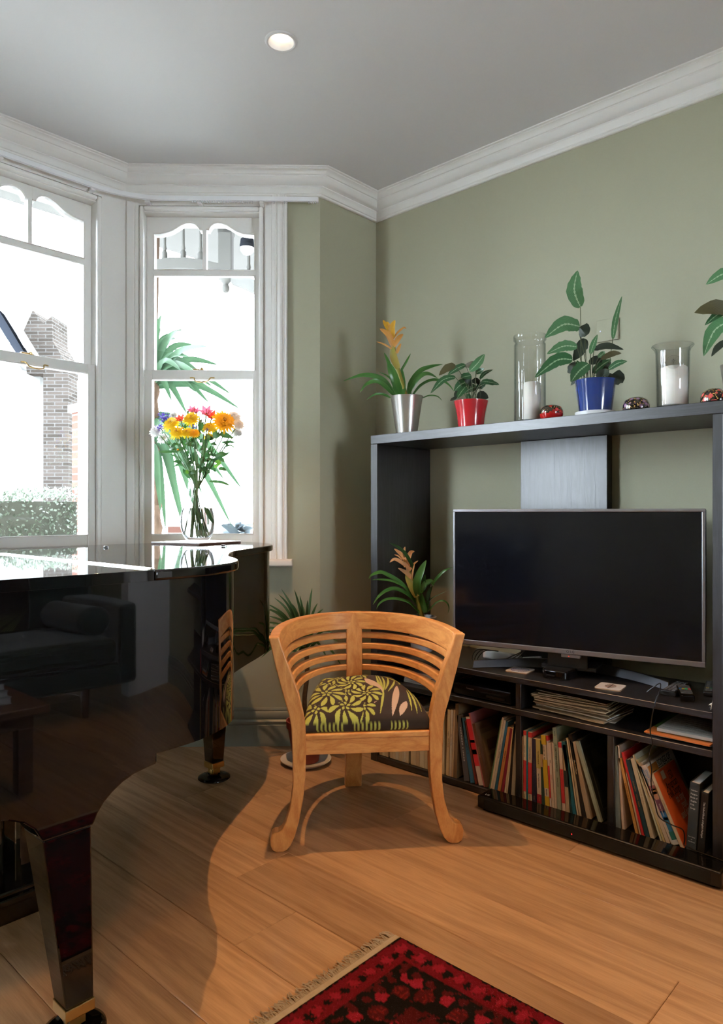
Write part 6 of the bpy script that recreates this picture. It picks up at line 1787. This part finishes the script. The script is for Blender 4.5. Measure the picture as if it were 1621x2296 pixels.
for i, (x, y, r, kd, m_, d) in enumerate(HEADS):
    hc = flower_head(x, y, r, kd, M[m_], d, 300 + i, tilt=(.5, -.2) if x == 1130 else ((x - 745) / 1400, 0))
    nx_ = neck + Vector((rbq.uniform(-.012, .012), rbq.uniform(-.014, .014), rbq.uniform(-.01, .03)))
    a = rbq.uniform(0, 2 * math.pi); rad = rbq.uniform(.018, .048)
    foot = Vector((VC.x + rad * math.cos(a), VC.y + rad * math.sin(a), VC.z + .028))
    rim_ = Vector((VC.x, VC.y, VC.z + .27)) + (hc - VC) * .12; rim_.z = VC.z + .275
    MB().tube(catmull([foot, nx_, rim_, hc * .65 + rim_ * .35 + Vector((0, 0, .01)), hc], 4), .0026 if kd != 'statice' else .002, 6).build('flower_stem', M['gstem'], bq, smooth=True)
bud = vp(490, 800, -.06); MB().lathe([(.0, -.004), (.0042, -.002), (.0045, .001), (.003, .004), (.0, .005)], tuple(bud), 12, cap=False).build('flower_bud', M['petal_o'], bq, smooth=True)
LV = [((600, 760), (520, 800), (440, 790), 60), ((500, 830), (330, 830), (210, 830), 40), ((600, 1050), (520, 1000), (425, 1045), 45), ((760, 900), (690, 960), (650, 1010), 60), ((850, 900), (900, 860), (960, 740), 60), ((880, 1010), (960, 1040), (1025, 1115), 85), ((820, 1000), (870, 1090), (940, 1130), 80),
      ((1010, 980), (1050, 960), (1090, 950), 60), ((960, 960), (1080, 900), (1235, 830), 55), ((1020, 900), (1100, 850), (1190, 880), 60), ((930, 1240), (1100, 1255), (1235, 1310), 45), ((980, 620), (1050, 590), (1080, 570), 90), ((1080, 570), (1160, 600), (1270, 640), 95), ((1100, 700), (1220, 690), (1310, 705), 40),
      ((640, 1130), (620, 1110), (610, 1080), 50), ((700, 640), (680, 680), (660, 730), 60), ((760, 690), (755, 740), (740, 800), 70), ((560, 620), (580, 700), (600, 760), 60), ((450, 700), (420, 760), (370, 800), 50), ((860, 700), (850, 760), (870, 820), 60), ((700, 1000), (690, 900), (720, 830), 60), ((640, 900), (620, 860), (640, 800), 50),
      ((560, 960), (480, 900), (380, 860), 45), ((780, 1120), (840, 1040), (850, 940), 55), ((580, 900), (540, 840), (500, 790), 40), ((900, 800), (960, 820), (1010, 790), 50), ((650, 1200), (590, 1120), (560, 1060), 50), ((840, 1210), (890, 1130), (905, 1060), 45), ((1000, 1050), (1060, 1000), (1085, 955), 60), ((860, 1600), (940, 1750), (985, 1830), 70), ((1130, 770), (1230, 740), (1310, 800), 25)]
LV += [((790, 620), (795, 480), (790, 300), 40), ((840, 560), (830, 470), (850, 400), 60), ((780, 480), (800, 420), (830, 370), 45), ((580, 520), (600, 470), (640, 430), 50), ((860, 520), (880, 470), (905, 430), 40),
       ((1000, 600), (1010, 540), (1000, 480), 70), ((640, 300), (630, 270), (640, 250), 30), ((800, 540), (770, 600), (740, 640), 60), ((560, 640), (520, 690), (500, 740), 55), ((900, 700), (920, 640), (910, 580), 50)]
for k in range(46):
    x0 = rbq.gauss(745, 150); y0 = rbq.uniform(620, 1150); sp = 1 - (y0 - 620) / 900
    x0 = 745 + (x0 - 745) * (0.35 + sp); an = rbq.uniform(-1.2, 1.2) + (x0 - 745) / 300; L_ = rbq.uniform(60, 130)
    LV.append(((x0, y0), (x0 + L_ * .5 * math.sin(an), y0 - L_ * .4 * math.cos(an)), (x0 + L_ * math.sin(an), y0 - L_ * .7 * math.cos(an) + 15), rbq.uniform(35, 62)))
for i, (a, b, c_, w) in enumerate(LV):
    dd = rbq.uniform(-.05, .04) if i != 29 else -.02
    leaf(bq, [vp(*a, dd), vp(*b, dd - .005), vp(*c_, dd + rbq.uniform(-.02, .02))], w / Zv[1] * k_, M['gleaf2' if i in (7, 14, 28) else 'gleaf'], shape='oval', fold=.2, wave=.10, seed=i, k=4)
# ================================================================ REAR ROOM (seen mirrored in the piano)
M['green_velvet'] = mat('bottle_green_velvet', (.018, .045, .038), .85, var=.15, scale=6, bump=.1, bscale=300, sheen=.4)
M['brown_wood'] = wood('brown_table_wood', (.10, .045, .022), (.19, .09, .045), (1.5, 8, 8), .35, rings=6, fine=40)
sofa = thing('green_sofa', (1.2, -1.2, 0), 'bottle green velvet sofa mirrored in the side of the piano', 'sofa')
sy = -.80
MB().box(.10, 2.20, sy - .86, sy - .02, .17, .30).build('base', M['green_velvet'], sofa, bevel=.02, seg=3)
MB().box(.28, 2.02, sy - .66, sy, .30, .45).build('seat_cushion', M['green_velvet'], sofa, bevel=.05, seg=4)
MB().box(.10, 2.20, sy - .88, sy - .68, .30, .82).build('backrest', M['green_velvet'], sofa, bevel=.05, seg=4)
for x0, x1 in ((.10, .27), (2.03, 2.20)):
    MB().box(x0, x1, sy - .86, sy, .17, .64).build('armrest', M['green_velvet'], sofa, bevel=.03, seg=3)
for x in (.2, 1.87):
    for y in (sy - .08, sy - .78):
        MB().lathe([(.014, 0), (.022, .17)], (x, y, 0), 12).build('leg', M['brown_wood'], sofa, smooth=True)
bo = MB().lathe([(.0, -.24), (.07, -.238), (.085, -.22), (.085, .22), (.07, .238), (.0, .24)], (0, 0, 0), 24, cap=False)
bo.v = [(1.93 + x, sy - .33 + z, .545 + y) for x, y, z in bo.v]
tag(bo.build('bolster_cushion', M['green_velvet'], smooth=True), 'round green bolster at the end of the sofa mirrored in the piano', 'cushion')
sc2 = link('sofa_cushion', cme.copy(), M['cushion'], smooth=True, angle=60)
sc2.matrix_world = Matrix.Translation((1.52, sy - .56, .455)) @ Matrix.Rotation(R(68), 4, 'X') @ Matrix.Diagonal((1.15, 1.05, 1.3, 1))
tag(sc2, 'dark cushion with lime green flower print on the mirrored sofa', 'cushion')
tb = thing('coffee_table', (.85, -.25, 0), 'brown wooden coffee table mirrored at the left of the piano side', 'table')
MB().box(.42, 1.28, -.62, .10, .345, .38).build('table_top', M['brown_wood'], tb, bevel=.006)
MB().box(.47, 1.23, -.57, .05, .285, .345).build('apron', M['brown_wood'], tb)
for x in (.47, 1.17):
    for y in (-.57, -.01):
        MB().box(x, x + .06, y, y + .06, 0.0105, .285).build('leg', M['brown_wood'], tb, bevel=.003)
z = .381
for w_, d_, h_, col, lab in ((.30, .24, .03, (.45, .47, .5), 'large pale book lowest in the stack on the coffee table'), (.28, .22, .025, (.35, .38, .42), 'grey book second in the stack on the coffee table'), (.26, .2, .03, (.02, .05, .06), 'dark teal book topmost in the stack on the coffee table')):
    o = thing('book', (1.02, -.14, z), lab, 'book', 'books on the coffee table')
    MB().box(1.02 - w_ / 2, 1.02 + w_ / 2, -.14 - d_ / 2, -.14 + d_ / 2, z, z + .003).build('back_cover', cmat(col), o)
    MB().box(1.022 - w_ / 2, 1.017 + w_ / 2, -.137 - d_ / 2, -.143 + d_ / 2, z + .003, z + h_ - .003).build('page_block', M['paper_white'], o)
    MB().box(1.02 - w_ / 2, 1.02 + w_ / 2, -.14 - d_ / 2, -.14 + d_ / 2, z + h_ - .003, z + h_).build('front_cover', cmat(col), o)
    z += h_ + .0005

# ================================================================ OUTSIDE THE BAY
M['paving'] = mat('pale_paving', (.42, .41, .39), .9, var=.1, scale=2)
gr = MB(); gr.box(-30, 60, 3.75, 80, -.70, -.60)
gr = gr.build('ground_outside', M['paving']); struct(gr)
# hedge
hd = thing('garden_hedge', (0.6, 6.4, -.6), 'clipped leafy hedge outside the left window', 'hedge')
M['hedge'] = leaf_mat('hedge_leaf', (.03, .042, .028), (.075, .09, .06), .4, trans=.2, vein=5, spec=.15)
rh = random.Random(2)
HX0, HX1, HY0, HY1, HZ1 = -2.4, 3.02, 6.1, 6.7, 1.34
hv, hf, hu = [], [], []
for i in range(15000):
    x = rh.uniform(HX0, HX1); z_ = rh.uniform(.2, HZ1); y = HY0 + rh.uniform(0, .10)
    if i % 3 == 0: z_ = HZ1 + rh.uniform(-.05, .04) + .03 * math.sin(x * 5); y = rh.uniform(HY0, HY1)
    y += .06 * noise.noise(Vector((x * 3, z_ * 3, 0)))
    if x > HX1 - .12: x -= rh.uniform(0, .12) * (z_ > 1.0)
    d1 = Vector((rh.gauss(0, 1), rh.gauss(0, 1), rh.gauss(0, 1))).normalized(); d2 = d1.orthogonal().normalized()
    L = rh.uniform(.020, .038); W = L * .45; p = Vector((x, y, z_)); o_ = len(hv)
    hv += [tuple(p), tuple(p + d1 * L * .5 + d2 * W), tuple(p + d1 * L), tuple(p + d1 * L * .5 - d2 * W)]; hf.append((o_, o_ + 1, o_ + 2, o_ + 3))
me = bpy.data.meshes.new('foliage'); me.from_pydata(hv, [], hf)
l_ = me.uv_layers.new(name='leaf'); qq = [(.5, 0), (1, .5), (.5, 1), (0, .5)]
for lp in me.loops: l_.data[lp.index].uv = qq[lp.index % 4]
tag(link('foliage', me, M['hedge'], hd), kind='stuff')
MB().box(HX0 + .05, HX1 - .1, HY0 + .10, HY1 - .05, -.6, HZ1 - .06).build('branch_core', mat('hedge_core', (.03, .032, .022), .95, bump=1, bscale=20), hd)
MB().box(HX0, HX1 + .05, HY0 - .06, HY0 + .02, -.6, .15).build('garden_wall', M['paving'], hd)

# brick material for the house and pier
def brick(name, c1, c2, mortar, sc):
    m, nt, b = new_mat(name); tc = N(nt, 'ShaderNodeTexCoord')
    mp_ = N(nt, 'ShaderNodeMapping'); mp_.inputs['Rotation'].default_value = (R(90), 0, 0); nt.links.new(tc.outputs['Object'], mp_.inputs[0])
    br_ = N(nt, 'ShaderNodeTexBrick', i_Scale=sc); br_.inputs['Color1'].default_value = c1 + (1,); br_.inputs['Color2'].default_value = c2 + (1,); br_.inputs['Mortar'].default_value = mortar + (1,)
    br_.inputs['Brick Width'].default_value = .225; br_.inputs['Row Height'].default_value = .075; br_.inputs['Mortar Size'].default_value = .008
    nt.links.new(mp_.outputs[0], br_.inputs['Vector']); nt.links.new(br_.outputs[0], b.inputs['Base Color']); b.inputs['Roughness'].default_value = .9; b.inputs['Specular IOR Level'].default_value = 0.0
    return m
M['brick'] = brick('darkened_brick', (.017, .0145, .0125), (.030, .025, .022), (.040, .038, .036), 1.0)  # chimney brick coloured darker than it is, to offset the overexposed daylight
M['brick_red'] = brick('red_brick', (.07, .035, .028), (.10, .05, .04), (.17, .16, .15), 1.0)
# neighbour's house with chimney stack, far behind the hedge
hs = thing('neighbour_house', tuple(at_depth(120, 1300, 15).xy) + (-.6,), 'brick chimney and white gabled house across the street', 'house')
def hp(px, py, d=15.0): return at_depth(px, py, d)
def panel(pts, d, depth, name, m, par):
    f0 = [hp(a, b, d) for a, b in pts]; f1 = [hp(a, b, d) + Vector((SN, CS, 0)) * depth for a, b in pts]; n_ = len(pts)
    mb = MB().add(f0 + f1, [tuple(range(n_ - 1, -1, -1)), tuple(range(n_, 2 * n_))] + [(i, (i + 1) % n_, n_ + (i + 1) % n_, n_ + i) for i in range(n_)])
    return mb.build(name, m, par)
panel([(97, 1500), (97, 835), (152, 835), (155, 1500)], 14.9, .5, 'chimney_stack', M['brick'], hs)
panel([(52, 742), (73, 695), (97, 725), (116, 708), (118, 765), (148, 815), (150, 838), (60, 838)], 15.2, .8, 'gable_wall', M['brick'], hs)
M['dark_timber'] = mat('dark_painted_timber', (.010, .0115, .015), .8, spec=0.0); M['ext_white'] = mat('darkened_white_paint', (.10, .098, .094), .8, spec=0.0, var=.12, scale=9)  # white paint darkened in colour so it stands out from the overexposed sky
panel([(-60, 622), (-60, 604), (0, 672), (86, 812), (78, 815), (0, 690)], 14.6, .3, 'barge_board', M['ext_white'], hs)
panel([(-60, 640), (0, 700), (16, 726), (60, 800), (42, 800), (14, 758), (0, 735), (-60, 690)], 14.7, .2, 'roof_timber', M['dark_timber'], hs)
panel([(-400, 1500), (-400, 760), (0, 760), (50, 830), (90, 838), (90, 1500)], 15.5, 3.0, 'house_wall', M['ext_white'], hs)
# brick pier at the edge of the left window
pr_ = thing('brick_pier', tuple(at_depth(187, 1300, 6.2).xy) + (-.6,), 'narrow red brick pier seen at the right edge of the left window', 'pier')
a = at_depth(184, 1150, 7.05); bpx = MB().box(a.x, a.x + .22, a.y, a.y + .22, -.6, 2.2); bpx.build('pier_shaft', M['brick_red'], pr_)
MB().box(a.x - .03, a.x + .25, a.y - .03, a.y + .25, 2.2, 2.28).build('pier_cap', M['paving'], pr_)

# cabbage palm beside the angled window
PD = 5.1
palm = thing('cabbage_palm', tuple(at_depth(338, 1150, PD).xy) + (-.6,), 'cabbage palm with rough brown trunk and long sword leaves outside the angled window', 'palm')
tk = [(338, 1705), (342, 1420), (347, 1230), (344, 1120), (339, 1000), (340, 860), (343, 720), (346, 600), (348, 480)]
rk = random.Random(8)
P_ = catmull([at_depth(a, b, PD) for a, b in tk], 8)
M['bark'] = mat('rough_bark', (.085, .058, .042), .95, spec=0.0, var=.45, scale=30, bump=1.0, bscale=40)
MB().tube(P_, [.052 + .010 * rk.uniform(-1, 1) if i < 48 else .035 for i in range(len(P_))], 10).build('trunk', M['bark'], palm, smooth=True)
M['palm'] = leaf_mat('sword_leaf', (.016, .040, .021), (.042, .08, .042), .4, trans=.25, vein=2, spec=.12)
cA, cB = (337, 850), (338, 985)
TA = [(362, 705), (376, 748), (408, 738), (416, 742), (432, 772), (466, 776), (490, 818), (446, 832), (455, 850), (478, 868), (500, 895), (520, 885), (470, 905), (540, 918), (425, 800), (395, 760), (300, 720), (280, 800), (385, 900), (420, 930), (350, 700), (300, 900), (405, 830), (440, 880)]
for i, (a, b) in enumerate(TA):
    tip = at_depth(a, b, PD + rk.uniform(-.5, .5)); root = at_depth(cA[0], cA[1] + rk.uniform(-15, 20), PD)
    mid = root * .5 + tip * .5 + Vector((0, 0, .10))
    leaf(palm, [root, mid, tip], .052, M['palm'], 'leaf', fold=.25, seed=i, k=5)
TB = [(505, 1078), (470, 1045), (440, 1150), (405, 1165), (372, 1192), (520, 1180), (430, 1085), (400, 1110), (455, 1110), (390, 1060), (360, 1150), (545, 1100), (415, 1190), (300, 1150), (280, 1100)]
for i, (a, b) in enumerate(TB):
    tip = at_depth(a, b, PD + rk.uniform(-.5, .3)); root = at_depth(cB[0], cB[1] + rk.uniform(-60, 10), PD)
    mid = root * .5 + tip * .5 + Vector((0, 0, .14))
    leaf(palm, [root, mid, tip], .055, M['palm'], 'leaf', fold=.25, seed=40 + i, k=5)

# timber porch frieze
GD = 4.9
pf = thing('porch_frieze', tuple(at_depth(505, 600, GD)), 'white turned timber porch frieze with hanging finial above the angled window view', 'porch')
def gp(a, b, d=GD): return at_depth(a, b, d)
def bar(pts, h_px, name, d0=GD, d1=GD, thick=.07):
    P2 = [at_depth(a, b, d0 + (d1 - d0) * i / (len(pts) - 1)) for i, (a, b) in enumerate(pts)]
    hh = h_px * GD / F_PX; dv_ = Vector((SN, CS, 0)) * thick
    vs, fs = [], []
    for p in P2: vs += [p, p + dv_, p + dv_ - Vector((0, 0, hh)), p - Vector((0, 0, hh))]
    for i in range(len(P2) - 1):
        for k in range(4):
            k2 = (k + 1) % 4; fs.append((i * 4 + k, i * 4 + k2, i * 4 + 4 + k2, i * 4 + 4 + k))
    fs += [(3, 2, 1, 0), tuple(len(P2) * 4 - 4 + k for k in range(4))]
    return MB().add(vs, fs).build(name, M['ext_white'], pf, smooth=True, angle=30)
bar([(300, 592), (345, 582), (380, 577), (420, 577), (455, 582), (490, 590)], 23, 'arched_rail')
bar([(517, 606), (545, 616), (580, 632), (640, 660)], 26, 'arched_rail', GD, GD - .4)
bar([(250, 430), (600, 430)], 60, 'top_rail')
pst = MB(); a, b = gp(488, 605), gp(520, 480)
for x0, x1, y0, y1 in ((488, 519, 617, 470), (487, 521, 522, 500)):
    p0, p1 = gp(x0, y0), gp(x1, y0); z1_ = gp(x0, y1).z; dv_ = Vector((SN, CS, 0)) * .09
    pst.hexa([p0, p1, p1 + dv_, p0 + dv_] + [Vector((q.x, q.y, z1_)) for q in (p0, p1, p1 + dv_, p0 + dv_)])
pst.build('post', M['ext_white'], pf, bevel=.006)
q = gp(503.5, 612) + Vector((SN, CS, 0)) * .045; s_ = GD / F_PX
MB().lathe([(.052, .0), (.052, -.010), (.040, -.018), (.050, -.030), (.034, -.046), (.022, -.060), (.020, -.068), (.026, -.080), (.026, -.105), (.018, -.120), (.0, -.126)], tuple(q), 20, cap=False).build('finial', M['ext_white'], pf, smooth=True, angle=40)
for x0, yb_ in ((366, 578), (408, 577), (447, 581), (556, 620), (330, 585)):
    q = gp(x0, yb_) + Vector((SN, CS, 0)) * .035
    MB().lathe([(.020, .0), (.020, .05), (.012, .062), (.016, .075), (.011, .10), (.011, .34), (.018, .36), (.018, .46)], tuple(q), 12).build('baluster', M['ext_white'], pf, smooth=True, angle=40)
ln = thing('porch_lantern', tuple(gp(554, 553, 4.6)), 'dark topped porch lantern with white globe at the top right of the window view', 'lantern')
q = gp(554, 556, 4.6)
MB().lathe([(.046, .0), (.048, .02), (.045, .022), (.042, .055), (.030, .060), (.028, .20)], tuple(q), 20).build('cap', M['dark_timber'], ln, smooth=True, angle=40)
MB().lathe([(.0, -.045), (.025, -.040), (.042, -.020), (.045, .0), (.040, .008)], tuple(q), 20, cap=False).build('globe', mat('white_globe', (.75, .75, .75), .3), ln, smooth=True)
# low wall and shrub behind the vase
lw = thing('low_brick_wall', tuple(at_depth(400, 1200, 7.0).xy) + (-.6,), 'low red brick wall glimpsed left of the vase through the window', 'wall')
a0, a1 = at_depth(376, 1178, 7.0), at_depth(470, 1178, 7.0); dv_ = Vector((SN, CS, 0)) * .22
MB().hexa([Vector((p.x, p.y, -.6)) for p in (a0, a1, a1 + dv_, a0 + dv_)] + [Vector((p.x, p.y, a0.z)) for p in (a0, a1, a1 + dv_, a0 + dv_)]).build('brickwork', M['brick_red'], lw)
sh = thing('grey_shrub', tuple(at_depth(530, 1250, 6.5).xy) + (-.6,), 'low blue grey shrub outside at the bottom right of the angled window', 'shrub')
M['greyleaf'] = leaf_mat('grey_shrub_leaf', (.02, .03, .035), (.05, .065, .075), .4, trans=.2, vein=3)
for i in range(46):
    b0 = at_depth(525 + rk.uniform(-20, 25), 1215, 6.5 + rk.uniform(-.2, .2)); tip = at_depth(528 + rk.uniform(-58, 52), 1172 + rk.uniform(-8, 26) + abs(i % 5 - 2) * 3, 6.5 + rk.uniform(-.35, .35))
    leaf(sh, [b0, b0 * .5 + tip * .5 + Vector((0, 0, .04)), tip], .07, M['greyleaf'], fold=.2, seed=i, k=3)
MB().lathe([(.03, 0), (.05, .9)], tuple(at_depth(528, 1250, 6.5).xy) + (-.6,), 8).build('stem', M['bark'], sh)

# the rest of the house front, above and beside the bay
fa = MB(); fa.box(-6, 9, 2.86, 3.1, 3.17, 7.5); fa.box(-6, XL - .13, 2.86, 3.1, -.6, 3.17); fa.box(XW + .13, 9, 2.86, 3.1, -.6, 3.17); fa.box(-6, 9, -8, 2.86, 7.4, 7.5)
fa.box(XL - .1, XW + .1, YR + .26, 3.7, 3.17, 3.3)
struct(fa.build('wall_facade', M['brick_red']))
# porch roof over the turned frieze
q0 = at_depth(505, 400, GD); pr2 = MB(); pr2.box(q0.x - 1.6, q0.x + 1.2, q0.y - .9, q0.y + 1.1, 3.35, 3.42)
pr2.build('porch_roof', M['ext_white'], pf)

flush_letters()
